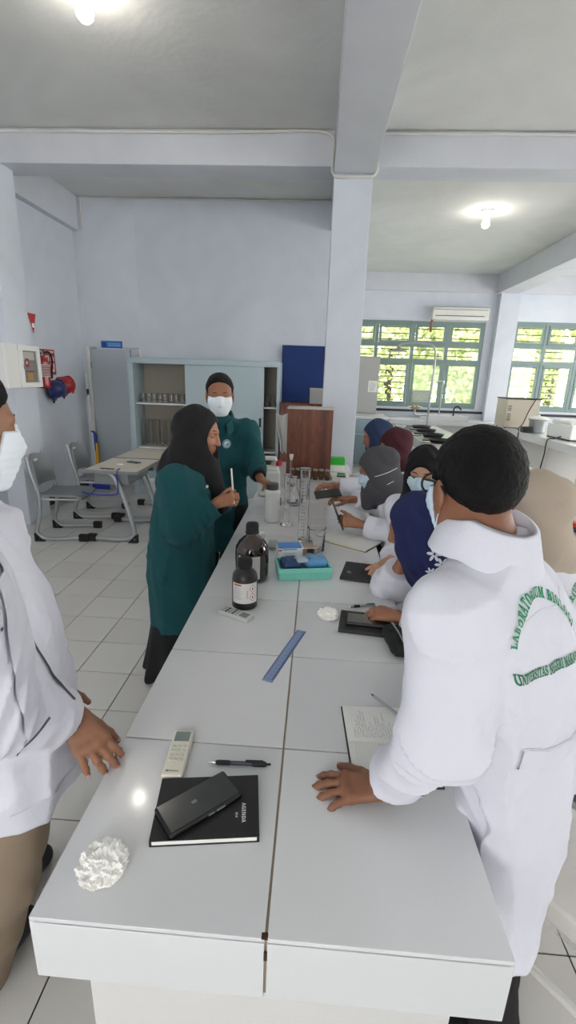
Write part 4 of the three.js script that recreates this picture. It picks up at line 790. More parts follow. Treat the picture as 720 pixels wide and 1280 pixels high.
// ellipsoid; axes: optional [X, Y, Z] unit vectors
function ell(c, r, ax) {
  const m = Math.min(...r);
  return (x, y, z) => {
    let px = x - c[0], py = y - c[1], pz = z - c[2];
    if (ax) { const a = px * ax[0][0] + py * ax[0][1] + pz * ax[0][2], b = px * ax[1][0] + py * ax[1][1] + pz * ax[1][2], e = px * ax[2][0] + py * ax[2][1] + pz * ax[2][2]; px = a; py = b; pz = e; }
    const k0 = Math.sqrt((px / r[0]) ** 2 + (py / r[1]) ** 2 + (pz / r[2]) ** 2), k1 = Math.sqrt((px / r[0] ** 2) ** 2 + (py / r[1] ** 2) ** 2 + (pz / r[2] ** 2) ** 2);
    return k1 < 1e-6 ? -m : (k0 * (k0 - 1)) / k1;
  };
}
const blend = (list, k) => (x, y, z) => { let d = list[0](x, y, z); for (let i = 1; i < list.length; i++) d = smin(d, list[i](x, y, z), k); return d; };
// upright trunk of elliptical sections: rows [y, cx, cz, half width, half depth], facing F (unit, horizontal); exponent e squares the section
function trunk(rows, F, e = 2.3) {
  const R = [-F[2], F[0]], n = rows.length, lo = rows[0][0], hi = rows[n - 1][0];
  return (x, y, z) => {
    const yy = y < lo ? lo : y > hi ? hi : y;
    let i = 0; while (i < n - 2 && yy > rows[i + 1][0]) i++;
    const a = rows[i], b = rows[i + 1]; let t = (yy - a[0]) / (b[0] - a[0]);
    const p = rows[Math.max(0, i - 1)], q = rows[Math.min(n - 1, i + 2)], t2 = t * t, t3 = t2 * t, c = (k) => { const m0 = (b[k] - p[k]) / (b[0] - p[0]) * (b[0] - a[0]), m1 = (q[k] - a[k]) / (q[0] - a[0]) * (b[0] - a[0]); return (2 * t3 - 3 * t2 + 1) * a[k] + (t3 - 2 * t2 + t) * m0 + (-2 * t3 + 3 * t2) * b[k] + (t3 - t2) * m1; };
    const dx = x - c(1), dz = z - c(2), A = c(3), B = c(4), l = Math.abs(dx * R[0] + dz * R[1]) / A, f = Math.abs(dx * F[0] + dz * F[2]) / B;
    const r = Math.pow(Math.pow(l, e) + Math.pow(f, e), 1 / e), d = (r - 1) * Math.min(A, B) * (r > 1 ? 1 : 1);
    const cap = Math.max(lo - y, y - hi);
    return cap > 0 ? Math.hypot(Math.max(d, 0), cap) + Math.min(d, 0) * 0 : Math.max(d, cap);
  };
}
// dual mesh of the zero set (surface nets), evaluated only near the surface
function meshField(fn, lo, hi, cell, uvK = 1) {
  const N = [0, 1, 2].map((i) => Math.ceil((hi[i] - lo[i]) / cell) + 1), [nx, ny, nz] = N, val = new Float32Array(nx * ny * nz).fill(1), S = 6;
  for (let bz = 0; bz < nz; bz += S) for (let by = 0; by < ny; by += S) for (let bx_ = 0; bx_ < nx; bx_ += S) {
    const ex = Math.min(bx_ + S, nx), ey = Math.min(by + S, ny), ez = Math.min(bz + S, nz);
    const d = fn(lo[0] + (bx_ + S / 2) * cell, lo[1] + (by + S / 2) * cell, lo[2] + (bz + S / 2) * cell), R = cell * (S * 0.87 + 1.5) * 1.15;
    const near = Math.abs(d) < R;
    for (let k = bz; k < ez; k++) for (let j = by; j < ey; j++) { let o = (k * ny + j) * nx; for (let i = bx_; i < ex; i++) val[o + i] = near ? fn(lo[0] + i * cell, lo[1] + j * cell, lo[2] + k * cell) : d; }
  }
  for (let k = 0; k < nz; k++) for (let j = 0; j < ny; j++) for (let i = 0; i < nx; i++) if (i === 0 || j === 0 || k === 0 || i === nx - 1 || j === ny - 1 || k === nz - 1) { const o = (k * ny + j) * nx + i; if (val[o] < 0.0005) val[o] = 0.0005; }
  const id = new Int32Array(nx * ny * nz).fill(-1), pos = [], idx = [], at = (i, j, k) => (k * ny + j) * nx + i;
  for (let k = 0; k < nz - 1; k++) for (let j = 0; j < ny - 1; j++) for (let i = 0; i < nx - 1; i++) {
    const o = at(i, j, k); let m = 0, sx = 0, sy = 0, sz = 0, c = 0;
    const v = [val[o], val[o + 1], val[o + nx], val[o + nx + 1], val[o + nx * ny], val[o + nx * ny + 1], val[o + nx * ny + nx], val[o + nx * ny + nx + 1]];
    for (let q = 0; q < 8; q++) if (v[q] < 0) m |= 1 << q;
    if (m === 0 || m === 255) continue;
    for (let q = 0; q < 8; q++) for (let ax = 0; ax < 3; ax++) { const r = q | (1 << ax); if (r === q) continue; if ((v[q] < 0) !== (v[r] < 0)) { const t = v[q] / (v[q] - v[r]); sx += (q & 1) + (ax === 0 ? t : 0); sy += ((q >> 1) & 1) + (ax === 1 ? t : 0); sz += ((q >> 2) & 1) + (ax === 2 ? t : 0); c++; } }
    id[o] = pos.length / 3; pos.push(lo[0] + (i + sx / c) * cell, lo[1] + (j + sy / c) * cell, lo[2] + (k + sz / c) * cell);
  }
  const quad = (a, b, c, d, f) => { if (a < 0 || b < 0 || c < 0 || d < 0) return; f ? idx.push(a, b, c, a, c, d) : idx.push(a, c, b, a, d, c); };
  for (let k = 1; k < nz - 1; k++) for (let j = 1; j < ny - 1; j++) for (let i = 1; i < nx - 1; i++) {
    const o = at(i, j, k), s = val[o] < 0, X = 1, Y = nx, Z = nx * ny;
    if (s !== val[o + X] < 0) quad(id[o - Y - Z], id[o - Z], id[o], id[o - Y], s);
    if (s !== val[o + Y] < 0) quad(id[o - X - Z], id[o - X], id[o], id[o - Z], s);
    if (s !== val[o + Z] < 0) quad(id[o - X - Y], id[o - Y], id[o], id[o - X], s);
  }
  const g = new THREE.BufferGeometry();
  g.setAttribute('position', new THREE.Float32BufferAttribute(pos, 3)); g.setIndex(idx); g.computeVertexNormals();
  const uv = new Float32Array(pos.length / 3 * 2); for (let i = 0; i < pos.length / 3; i++) { uv[2 * i] = (pos[3 * i] * 0.8 + pos[3 * i + 2] * 0.6) * uvK; uv[2 * i + 1] = (pos[3 * i + 1] + 0.35 * (pos[3 * i + 2] * 0.8 - pos[3 * i] * 0.6)) * uvK; }
  g.setAttribute('uv', new THREE.BufferAttribute(uv, 2));
  return g;
}
// patch of cloth or print lying on a field: marched from origin grid along -n
function drape(fn, o, u, v, n, w, h, nu, nv, off, keep) {
  const P = [], UV = [], I = [];
  for (let j = 0; j <= nv; j++) for (let i = 0; i <= nu; i++) {
    const s = (i / nu - 0.5) * w, t = (j / nv - 0.5) * h; let p = add3(add3(o, add3(mul3(u, s), mul3(v, t))), mul3(n, 0.25));
    for (let q = 0; q < 60; q++) { const d = fn(p[0], p[1], p[2]) - off; if (d < 0.0003) break; p = sub3(p, mul3(n, Math.min(0.04, Math.max(0.0004, d * 0.7)))); }
    P.push(...p); UV.push(i / nu, j / nv);
  }
  for (let j = 0; j < nv; j++) for (let i = 0; i < nu; i++) { const a = j * (nu + 1) + i; I.push(a, a + 1, a + nu + 2, a, a + nu + 2, a + nu + 1); }
  const g = new THREE.BufferGeometry(); g.setAttribute('position', new THREE.Float32BufferAttribute(P, 3)); g.setAttribute('uv', new THREE.Float32BufferAttribute(UV, 2)); g.setIndex(I); g.computeVertexNormals();
  return g;
}
// ribbon of cloth on a field, following points; raised by th
function seam(fn, pts, n, width, th) {
  const c = new THREE.CatmullRomCurve3(pts.map((p) => V(...p))), N = 30, P = [], UV = [], I = [];
  for (let i = 0; i <= N; i++) {
    const a = c.getPoint(i / N), d = c.getTangent(i / N), s = nrm(cross3([d.x, d.y, d.z], n));
    [[-1, 0.0005], [-0.92, th], [0.92, th], [1, 0.0005]].forEach(([k, off], q) => {
      let p = add3(add3([a.x, a.y, a.z], mul3(s, k * width / 2)), mul3(n, 0.2));
      for (let r = 0; r < 60; r++) { const e = fn(p[0], p[1], p[2]) - off; if (e < 0.0003) break; p = sub3(p, mul3(n, Math.min(0.04, Math.max(0.0004, e * 0.7)))); }
      P.push(...p); UV.push(i / N * 0.5, q / 3 * width);
    });
  }
  for (let i = 0; i < N; i++) for (let q = 0; q < 3; q++) { const a = i * 4 + q; I.push(a, a + 1, a + 5, a, a + 5, a + 4); }
  const g = new THREE.BufferGeometry(); g.setAttribute('position', new THREE.Float32BufferAttribute(P, 3)); g.setAttribute('uv', new THREE.Float32BufferAttribute(UV, 2)); g.setIndex(I); g.computeVertexNormals();
  return g;
}
// ---- hand: prims in world coordinates. W wrist, D towards the knuckles, N out of the back of the hand, T towards the thumb
function hand(W, D, N, T, o = {}) {
  D = nrm(D); N = nrm(sub3(N, mul3(D, dot3(N, D)))); T = dot3(T, cross3(D, N)) > 0 ? cross3(D, N) : cross3(N, D);
  const s = o.s ?? 1, curl = o.curl ?? [[0.25, 0.35, 0.2], [0.3, 0.35, 0.2], [0.32, 0.38, 0.2], [0.36, 0.4, 0.2]], spread = o.spread ?? [0.12, 0.03, -0.05, -0.14], L = [0.073, 0.08, 0.074, 0.058], rad = [0.0092, 0.0094, 0.009, 0.008], lat = [0.029, 0.0095, -0.0105, -0.029], fwd = [0.09, 0.093, 0.088, 0.079];
  const at = (d, t, n) => add3(W, mul3(add3(add3(mul3(D, d), mul3(T, t)), mul3(N, n)), s));
  const palm = [], fingers = [], nails = [];
  for (let i = 0; i < 4; i++) {
    const K = at(fwd[i], lat[i], 0.004 - Math.abs(lat[i]) * 0.12);
    palm.push(cone(at(0.005, lat[i] * 0.62, -0.001), K, 0.0145 * s, 0.0118 * s), ell(add3(K, mul3(N, 0.004 * s)), [0.009 * s, 0.009 * s, 0.009 * s]));
    const base = nrm(add3(D, mul3(T, spread[i]))); let p = K, a = 0; const ch = [];
    [0.48, 0.29, 0.23].forEach((f, q) => {
      a += curl[i][q]; const dir = nrm(add3(mul3(base, Math.cos(a)), mul3(N, -Math.sin(a)))), e = add3(p, mul3(dir, L[i] * f * s)), r0 = rad[i] * (1.06 - q * 0.08) * s, r1 = rad[i] * (0.97 - q * 0.09) * s;
      ch.push(cone(p, e, r0, r1)); if (q) ch.push(ell(p, [r0 * 1.06, r0 * 1.06, r0 * 1.06]));
      if (q === 2) { const up = nrm(add3(mul3(N, Math.cos(a)), mul3(base, Math.sin(a)))); nails.push([add3(add3(e, mul3(dir, 0.0015 * s)), mul3(up, r1 * 0.78)), dir, up, r1]); }
      p = e;
    });
    fingers.push(blend(ch, 0.004));
  }
  const th = o.thumb ?? [0.72, 0.62, -0.28, 0.35];
  let p = at(0.022, 0.02, -0.006); const ch = [], d0 = nrm(add3(add3(mul3(D, th[0]), mul3(T, th[1])), mul3(N, th[2]))), d1 = nrm(add3(d0, mul3(D, th[3]))), d2 = nrm(add3(d1, add3(mul3(D, th[3] * 0.8), mul3(T, -0.1))));
  [[d0, 0.046, 0.0165, 0.0125], [d1, 0.034, 0.0118, 0.0105], [d2, 0.026, 0.0105, 0.0086]].forEach(([d, l, r0, r1], q) => { const e = add3(p, mul3(d, l * s)); ch.push(cone(p, e, r0 * s, r1 * s)); if (q === 2) nails.push([add3(e, mul3(nrm(add3(N, mul3(T, 0.5))), r1 * s * 0.75)), d, nrm(add3(N, mul3(T, 0.5))), r1 * s]); p = e; });
  const fp = blend(palm, 0.014 * s), ft = blend(ch, 0.005);
  const field = (x, y, z) => { let d = fp(x, y, z); for (const f of fingers) d = smin(d, f(x, y, z), 0.006); return smin(d, ft(x, y, z), 0.009); };
  const c = at(0.08, 0, -0.02), R = 0.14 * s;
  return { field, nails, lo: c.map((q) => q - R), hi: c.map((q) => q + R) };
}
function nailGeo(list) { return list.map(([c, dir, up, r]) => { const g = new THREE.SphereGeometry(1, 12, 8); g.scale(r * 0.62, r * 0.26, r * 0.8); const z = V(...dir), y = V(...up), x = y.clone().cross(z).normalize(); y.copy(z).cross(x).normalize(); g.applyMatrix4(new THREE.Matrix4().makeBasis(x, y, z)); return g.translate(...c); }); }
// ---- head in its own axes: x to the left, y up, z forward; centre between the ears at eye height
const headCore = (() => {
  const parts = [ell([0, 0.032, -0.016], [0.075, 0.088, 0.094]), ell([0, -0.01, 0.03], [0.066, 0.09, 0.066]), ell([0, -0.055, 0.03], [0.056, 0.062, 0.056])], k1 = blend(parts, 0.03);
  const chin = ell([0, -0.1, 0.062], [0.024, 0.018, 0.02]), jaw = [cone([0.05, -0.04, 0.0], [0.02, -0.1, 0.055], 0.02, 0.014), cone([-0.05, -0.04, 0.0], [-0.02, -0.1, 0.055], 0.02, 0.014)];
  const brow = [cone([0.045, 0.024, 0.072], [0.008, 0.02, 0.09], 0.009, 0.009), cone([-0.045, 0.024, 0.072], [-0.008, 0.02, 0.09], 0.009, 0.009)];
  const nose = [cone([0, 0.012, 0.09], [0, -0.034, 0.108], 0.0085, 0.0125), ell([0.011, -0.037, 0.097], [0.0085, 0.0075, 0.009]), ell([-0.011, -0.037, 0.097], [0.0085, 0.0075, 0.009])];
  const socket = [ell([0.032, 0.004, 0.1], [0.02, 0.013, 0.016]), ell([-0.032, 0.004, 0.1], [0.02, 0.013, 0.016])];
  const lids = [ell([0.032, 0.004, 0.074], [0.016, 0.0125, 0.0135]), ell([-0.032, 0.004, 0.074], [0.016, 0.0125, 0.0135])];
  const cheek = [ell([0.038, -0.03, 0.06], [0.026, 0.024, 0.024]), ell([-0.038, -0.03, 0.06], [0.026, 0.024, 0.024])];
  const lips = [cone([0.02, -0.066, 0.083], [0, -0.062, 0.092], 0.005, 0.0068), cone([-0.02, -0.066, 0.083], [0, -0.062, 0.092], 0.005, 0.0068), cone([0.017, -0.072, 0.082], [0, -0.075, 0.089], 0.005, 0.0075), cone([-0.017, -0.072, 0.082], [0, -0.075, 0.089], 0.005, 0.0075)];
  const ear = (s) => { const o = ell([s * 0.081, -0.012, -0.012], [0.009, 0.032, 0.02]), h = ell([s * 0.092, -0.006, -0.006], [0.008, 0.018, 0.011]), lobe = ell([s * 0.078, -0.042, -0.002], [0.007, 0.01, 0.01]); return (x, y, z) => smin(smax(o(x, y, z), -h(x, y, z), 0.004), lobe(x, y, z), 0.008); };
  const eL = ear(1), eR = ear(-1);
  return (x, y, z) => {
    let d = k1(x, y, z);
    if (d > 0.06) return d - 0.02;
    d = smin(d, chin(x, y, z), 0.02); for (const j of jaw) d = smin(d, j(x, y, z), 0.025);
    for (const c of cheek) d = smin(d, c(x, y, z), 0.02);
    for (const b of brow) d = smin(d, b(x, y, z), 0.012); for (const q of socket) d = smax(d, -q(x, y, z), 0.012); for (const q of lids) d = smin(d, q(x, y, z), 0.004);
    for (const q of nose) d = smin(d, q(x, y, z), 0.009); for (const q of lips) d = smin(d, q(x, y, z), 0.004);
    d = smin(d, eL(x, y, z), 0.006); return smin(d, eR(x, y, z), 0.006);
  };
})();
const skull = blend([ell([0, 0.032, -0.016], [0.075, 0.088, 0.094]), ell([0, -0.01, 0.03], [0.066, 0.09, 0.066])], 0.03);
function headFrame(c, F, up = [0, 1, 0], s = 1) {
  const z = nrm(F), x = nrm(cross3(up, z)), y = cross3(z, x);
  const toLocal = (px, py, pz) => { const d = [px - c[0], py - c[1], pz - c[2]]; return [dot3(d, x) / s, dot3(d, y) / s, dot3(d, z) / s]; };
  const m = new THREE.Matrix4().makeBasis(V(...mul3(x, s)), V(...mul3(y, s)), V(...mul3(z, s))).setPosition(...c);
  return { x, y, z, c, s, m, out: (p) => add3(c, add3(mul3(x, p[0] * s), add3(mul3(y, p[1] * s), mul3(z, p[2] * s)))), toLocal, field: (fn) => (px, py, pz) => { const l = toLocal(px, py, pz); return fn(l[0], l[1], l[2]) * s; }, geo: (g) => g.applyMatrix4(m) };
}
const SKIN = { brown: [0x7a4c36], tan: [0x9a6a4e], light: [0xb98a6c], deep: [0x5f3a2a] };
const skinMat = (c) => phys(c, 0.52, { bumpMap: skinBump, bumpScale: 0.0006, sheen: 0.1 });
const clothMat = (c, r = 0.92) => phys(c, r, { bumpMap: weave, bumpScale: 0.001, sheen: 0.25, sheenRoughness: 0.7, side: THREE.DoubleSide });
const hairMat = phys(0x090707, 0.6, { bumpMap: hairBump, bumpScale: 0.003, specularIntensity: 0.5 });
const maskMat = clothMat(0xc3dbe8, 0.9), maskWhite = clothMat(0xe4ebf0, 0.9), loopMat = std(0xeef0f2, 0.8);
const coatWhite = clothMat(0xdcdce6), coatTeal = clothMat(0x0f4a50), blackCloth = clothMat(0x0b0b0e, 0.85), nailMat = phys(0xc9978a, 0.35);

// short hair in head axes
function hairGeo(h, o = {}) {
  const top = o.top ?? 0.014, cell = o.cell ?? 0.0035;
  const fn = (x, y, z) => {
    const line = y - (z > 0.005 ? 0.018 + (o.front ?? 0.62) * (z - 0.005) : 0.018 + (o.back ?? 1.0) * (z - 0.005));
    const n = noise(x * 190, y * 90, z * 90) * 0.0022 + noise(x * 45, y * 30, z * 30) * 0.002;
    const th = top * (0.12 + 0.88 * Math.sqrt(Math.min(1, Math.max(0, line / 0.045))));
    let d = skull(x, y, z) - th - n;
    d = smax(d, -(line + n * 2.2), 0.004);
    const side = cone([0.072, 0.03, 0.02], [0.073, -0.004, 0.018], 0.008, 0.004), side2 = cone([-0.072, 0.03, 0.02], [-0.073, -0.004, 0.018], 0.008, 0.004);
    d = smin(d, side(x, y, z), 0.01); return smin(d, side2(x, y, z), 0.01);
  };
  return h.geo(meshField(fn, [-0.12, -0.1, -0.15], [0.12, 0.16, 0.12], cell));
}
// surgical mask in head axes; drop lowers it under the nose
function maskGeo(h, drop = 0) {
  const fn = (x, y, z) => {
    const yy = y + drop;
    const shell = smin(headCore(x, y, z) - 0.0045, ell([0, -0.052, 0.06], [0.046, 0.05, 0.046])(x, yy, z), 0.02) + 0.0007 * Math.sin(yy * 420) - 0.0015;
    let d = smax(shell, yy - 0.002 - 0.012 * Math.max(0, 1 - Math.abs(x) / 0.03), 0.003);
    d = smax(d, -(yy + 0.118), 0.004); d = smax(d, 0.036 + 0.25 * Math.abs(yy + 0.05) - z, 0.004);
    return d;
  };
  return h.geo(meshField(fn, [-0.09, -0.14 - drop, 0.0], [0.09, 0.03, 0.14], 0.0035));
}
const loopGeo = (h, sgn, drop = 0) => [tube([[sgn * 0.058, -0.012 - drop, 0.062], [sgn * 0.076, 0.0, 0.012], [sgn * 0.084, 0.012, -0.012], [sgn * 0.083, -0.002, -0.028]].map((p) => h.out(p)), 0.0014, 20, 6), tube([[sgn * 0.053, -0.088 - drop, 0.05], [sgn * 0.072, -0.06, 0.008], [sgn * 0.08, -0.035, -0.02], [sgn * 0.083, -0.002, -0.028]].map((p) => h.out(p)), 0.0014, 20, 6)];
// head scarf: hood in head axes joined with a drape over the shoulders given in world coordinates
function hijabField(h, drapes, o = {}) {
  const hood = blend([ell([0, 0.022, -0.018], [0.094, 0.112, 0.118]), ell([0, -0.06, 0.0], [0.088, 0.09, 0.088])], 0.05), bun = ell([0, 0.03, -0.085], [0.06, 0.06, 0.055]);
  const hole = ell([0, -0.018, 0.115], [0.061 * (o.open ?? 1), 0.083 * (o.open ?? 1), 0.085 * (o.open ?? 1)]);
  const hf = h.field((x, y, z) => {
    let d = smin(hood(x, y, z), bun(x, y, z), 0.03);
    const a = Math.atan2(x, z + 0.02), w = Math.sin((y * 0.6 + Math.abs(x) * 0.9 - z * 0.8) * 90 + (o.seed ?? 0)) * 0.0034 * Math.min(1, Math.max(0, (Math.abs(a) - 0.3) * 1.5)) + 0.003 * noise(x * 16 + (o.seed ?? 0), y * 11, z * 16);
    d -= w;
    return o.closed ? d : smax(d, -hole(x, y, z), 0.008);
  });
  const df = drapes.length ? blend(drapes, o.k ?? 0.06) : null, hole2 = h.field(hole);
  return (x, y, z) => {
    let d = hf(x, y, z);
    if (df) { const e = df(x, y, z) - 0.004 * Math.sin((y * 0.75 + (x + z) * 0.55) * 60 + (o.seed ?? 0)) * 0.7 - 0.006 * noise(x * 12 + (o.seed ?? 0), y * 7, z * 12); d = smin(d, e, 0.05); if (!o.closed) d = smax(d, -hole2(x, y, z), 0.008); }
    return d;
  };
}
// garment field: trunk rows + sleeves, with folds
function coatField(rows, F, sleeves, o = {}) {
  const body = trunk(rows, F, o.e ?? 2.4), sd = o.seed ?? 1, A = o.fold ?? 0.008;
  const arms = sleeves.map(({ s, e, w, r }) => {
    const up = cone(s, e, r[0], r[1]), fo = cone(e, w, r[1], r[2]), dir = nrm(sub3(w, e)), sh = ell(s, [r[0] * 0.9, r[0] * 0.9, r[0] * 0.9]);
    const axis = nrm(sub3(e, s));
    return (x, y, z) => {
      let d = smin(up(x, y, z), fo(x, y, z), 0.03); d = smin(d, sh(x, y, z), 0.04);
      if (d < 0.08) {
        const t1 = (x - e[0]) * axis[0] + (y - e[1]) * axis[1] + (z - e[2]) * axis[2], t2 = (x - w[0]) * dir[0] + (y - w[1]) * dir[1] + (z - w[2]) * dir[2];
        const be = Math.exp(-((x - e[0]) ** 2 + (y - e[1]) ** 2 + (z - e[2]) ** 2) / 0.014), rg = 1 - 2.4 * Math.abs(noise(x * 6 + t2 * 13 + sd, y * 6 + t1 * 8, z * 6 + sd));
        d -= A * ((0.55 + 0.9 * be) * Math.sign(rg) * rg * rg + 0.6 * noise(x * 14 + sd, y * 14 + t1 * 18, z * 14));
        d = smax(d, t2, 0.006);
      }
      return d;
    };
  });
  return (x, y, z) => {
    let d = body(x, y, z);
    if (d < 0.12) {
      const v = 1 - 2 * Math.abs(noise(x * 10 + sd, y * 2.2 + sd, z * 10)), q = noise(x * 13, y * 4 + sd * 2, z * 13), dg = 1 - 2 * Math.abs(noise((x + y * 0.7) * 8.5 + sd, (y - x * 0.5) * 8.5, (z + y * 0.4) * 8.5));
      const low = Math.min(1, Math.max(0.25, (rows.at(-1)[0] - y) * 1.6));
      const cr = (n) => (n > 0 ? n * n : n * 0.35);
      d -= A * (1.1 * cr(v) * low + 0.5 * q + 0.9 * cr(dg) * (0.4 + 0.6 * noise(x * 3 + sd, y * 3, z * 3 + 4))) - A * 0.3;
    }
    for (let i = 0; i < arms.length; i++) { const top = Math.min(1, Math.max(0, (y - sleeves[i].s[1] + 0.24) / 0.26)), k0 = o.armK ?? 0.035; d = smin(d, arms[i](x, y, z), k0 + (0.06 - k0) * top * top * (3 - 2 * top)); }
    return d;
  };
}
const boundsOf = (pts, pad) => [[0, 1, 2].map((i) => Math.min(...pts.map((p) => p[i])) - pad), [0, 1, 2].map((i) => Math.max(...pts.map((p) => p[i])) + pad)];
function rowPts(rows) { return rows.flatMap(([y, x, z, a, b]) => { const r = Math.max(a, b); return [[x - r, y, z - r], [x + r, y, z + r]]; }); }
// continuous skin: limbs, trunk, neck on a coarse grid; head and hands on fine grids
function bodyGeo(p) {
  const L = [];
  const h = p.head; const neckTop = h.out([0, -0.03, -0.02]);
  L.push(cone(p.neck, neckTop, p.neckR ?? 0.056, p.neckR ? p.neckR * 0.95 : 0.054));
  L.push(trunk(p.rows.map(([y, x, z, a, b]) => [y, x, z, Math.max(0.03, a - 0.035), Math.max(0.03, b - 0.03)]), p.F, 2.2));
  const pts = [p.neck, neckTop, ...rowPts(p.rows)];
  for (const a of p.arms) { const fa = mix3(a.e, a.w, 0.3); L.push(cone(a.s, a.e, 0.043 * (p.k ?? 1), 0.034 * (p.k ?? 1)), cone(a.e, fa, 0.034 * (p.k ?? 1), 0.036 * (p.k ?? 1)), cone(fa, a.w, 0.036 * (p.k ?? 1), 0.0245 * (p.k ?? 1))); pts.push(a.s, a.e, a.w); }
  for (const l of p.legs ?? []) { L.push(cone(l[0], l[1], 0.072, 0.048), cone(l[1], l[2], 0.048, 0.034)); pts.push(l[0], l[1], l[2]); }
  const [lo, hi] = boundsOf(pts, 0.09), G = [meshField(blend(L, 0.025), lo, hi, p.cell ?? 0.013)];
  const hd = h.field(headCore), nk = cone(p.neck, neckTop, p.neckR ?? 0.056, p.neckR ? p.neckR * 0.95 : 0.054), hr = 0.17 * h.s;
  G.push(meshField((x, y, z) => smin(hd(x, y, z), Math.max(nk(x, y, z), -(y - (h.c[1] - 0.15))), 0.02), h.c.map((q, i) => q - hr), h.c.map((q) => q + hr), p.headCell ?? 0.0036));
  const nails = [];
  for (const a of p.arms) if (a.hand) { const H = a.hand, fw = cone(mix3(a.e, a.w, 0.6), a.w, 0.03 * (p.k ?? 1), 0.0245 * (p.k ?? 1)); G.push(meshField((x, y, z) => smin(H.field(x, y, z), fw(x, y, z), 0.018), H.lo, H.hi, p.handCell ?? 0.003)); nails.push(...H.nails); }
  return { geo: merge(G), nails };
}
function person(label, base, group) { return thing('person', label, 'person', [base[0], 0, base[1]], 0, group); }
function eyes(h, parent, open = 0) {
  for (const s of [1, -1]) {
    if (open) { const w = wpart('eye', h.geo(new THREE.SphereGeometry(0.0118, 14, 10).scale(1.15, 0.62, 1).translate(s * 0.032, 0.003, 0.0772)), std(0xcfc8c0, 0.3), parent); wpart('iris', h.geo(new THREE.SphereGeometry(0.006, 10, 8).scale(1, 1, 0.5).translate(s * 0.032, 0.002, 0.0888)), std(0x1a0f0a, 0.2), w); }
    wpart('eyelash', tube([[s * 0.046, 0.002, 0.0805], [s * 0.039, -0.002, 0.0868], [s * 0.031, -0.0035, 0.0888], [s * 0.02, -0.001, 0.0855]].map((p) => h.out(open ? [p[0], p[1] + 0.0085, p[2] + 0.001] : p)), 0.0015, 16, 6), hairMat, parent);
    wpart('eyebrow', tube([[s * 0.05, 0.026, 0.0745], [s * 0.034, 0.031, 0.086], [s * 0.014, 0.028, 0.093]].map((p) => h.out(p)), 0.0026, 14, 6), hairMat, parent);
  }
}
// stand-up collar with turned-down fall
function collarGeo(c, F, rx, rz, tilt, o = {}) {
  const R = [-F[2], 0, F[0]], prof = [[0.0, -0.012], [-0.002, 0.018], [0.002, o.h ?? 0.036], [0.012, (o.h ?? 0.036) - 0.004], [0.022, 0.0], [0.028, -0.028], [0.024, -0.03], [0.015, 0.0], [0.006, 0.024]], n = 48, P = [], I = [];
  for (let i = 0; i <= n; i++) { const a = (o.gap ?? 0.35) + (2 * PI - 2 * (o.gap ?? 0.35)) * i / n, fx = Math.cos(a), rx_ = Math.sin(a), drop = Math.max(0, fx) * 0.05, out = 1 + Math.max(0, fx) * 0.25;
    for (const [r, y] of prof) { const A = rx + r * 1.2, B = (rz + r * 1.2) * out; P.push(c[0] + R[0] * A * rx_ + F[0] * B * fx, c[1] + y - drop - tilt * fx * B, c[2] + R[2] * A * rx_ + F[2] * B * fx); } }
  const m = prof.length; for (let i = 0; i < n; i++) for (let j = 0; j < m; j++) { const a = i * m + j, b = i * m + (j + 1) % m; I.push(a, b, b + m, a, b + m, a + m); }
  const g = new THREE.BufferGeometry(); g.setAttribute('position', new THREE.Float32BufferAttribute(P, 3)); g.setAttribute('uv', new THREE.Float32BufferAttribute(P.flatMap((_, i) => (i % 3 === 0 ? [P[i] + P[i + 2], P[i + 1]] : [])), 2)); g.setIndex(I); g.computeVertexNormals(); return g;
}
function shoe(a, dir) { const f = nrm(dir); return blend([cone(a, add3(a, add3(mul3(f, 0.15), [0, -0.03, 0])), 0.045, 0.036), cone(add3(a, [0, -0.03, 0]), add3(a, add3(mul3(f, 0.16), [0, -0.04, 0])), 0.036, 0.03)], 0.03); }
const backPrint = canvasTex(1024, 768, (x, w, h) => {
  x.clearRect(0, 0, w, h); x.fillStyle = '#1d8a5c'; x.textAlign = 'center'; x.font = 'bold 118px serif';
  const s = 'LABORATORIUM BIOLOGI', R = 440, n = s.length, A = 2.62; const ws = [...s].map((c) => x.measureText(c).width + 6), tot = ws.reduce((a, b) => a + b); let acc = 0;
  [...s].forEach((c, i) => { const a = -A / 2 + A * (acc + ws[i] / 2) / tot; acc += ws[i]; x.save(); x.translate(w / 2 + R * Math.sin(a), 560 - R * Math.cos(a)); x.rotate(a); x.scale(A * R / tot, 1); x.lineWidth = 7; x.strokeStyle = '#1d8a5c'; x.strokeText(c, 0, 0); x.fillText(c, 0, 0); x.restore(); });
  x.save(); x.translate(w / 2, 725); x.scale(0.62, 1.25); x.font = 'bold 92px serif'; x.lineWidth = 5; x.strokeText('UNIVERSITAS NEGERI MAKASSAR', 0, 0); x.fillText('UNIVERSITAS NEGERI MAKASSAR', 0, 0); x.restore();
});
const printMat = std(0xffffff, 0.8, { map: backPrint, alphaTest: 0.45 });
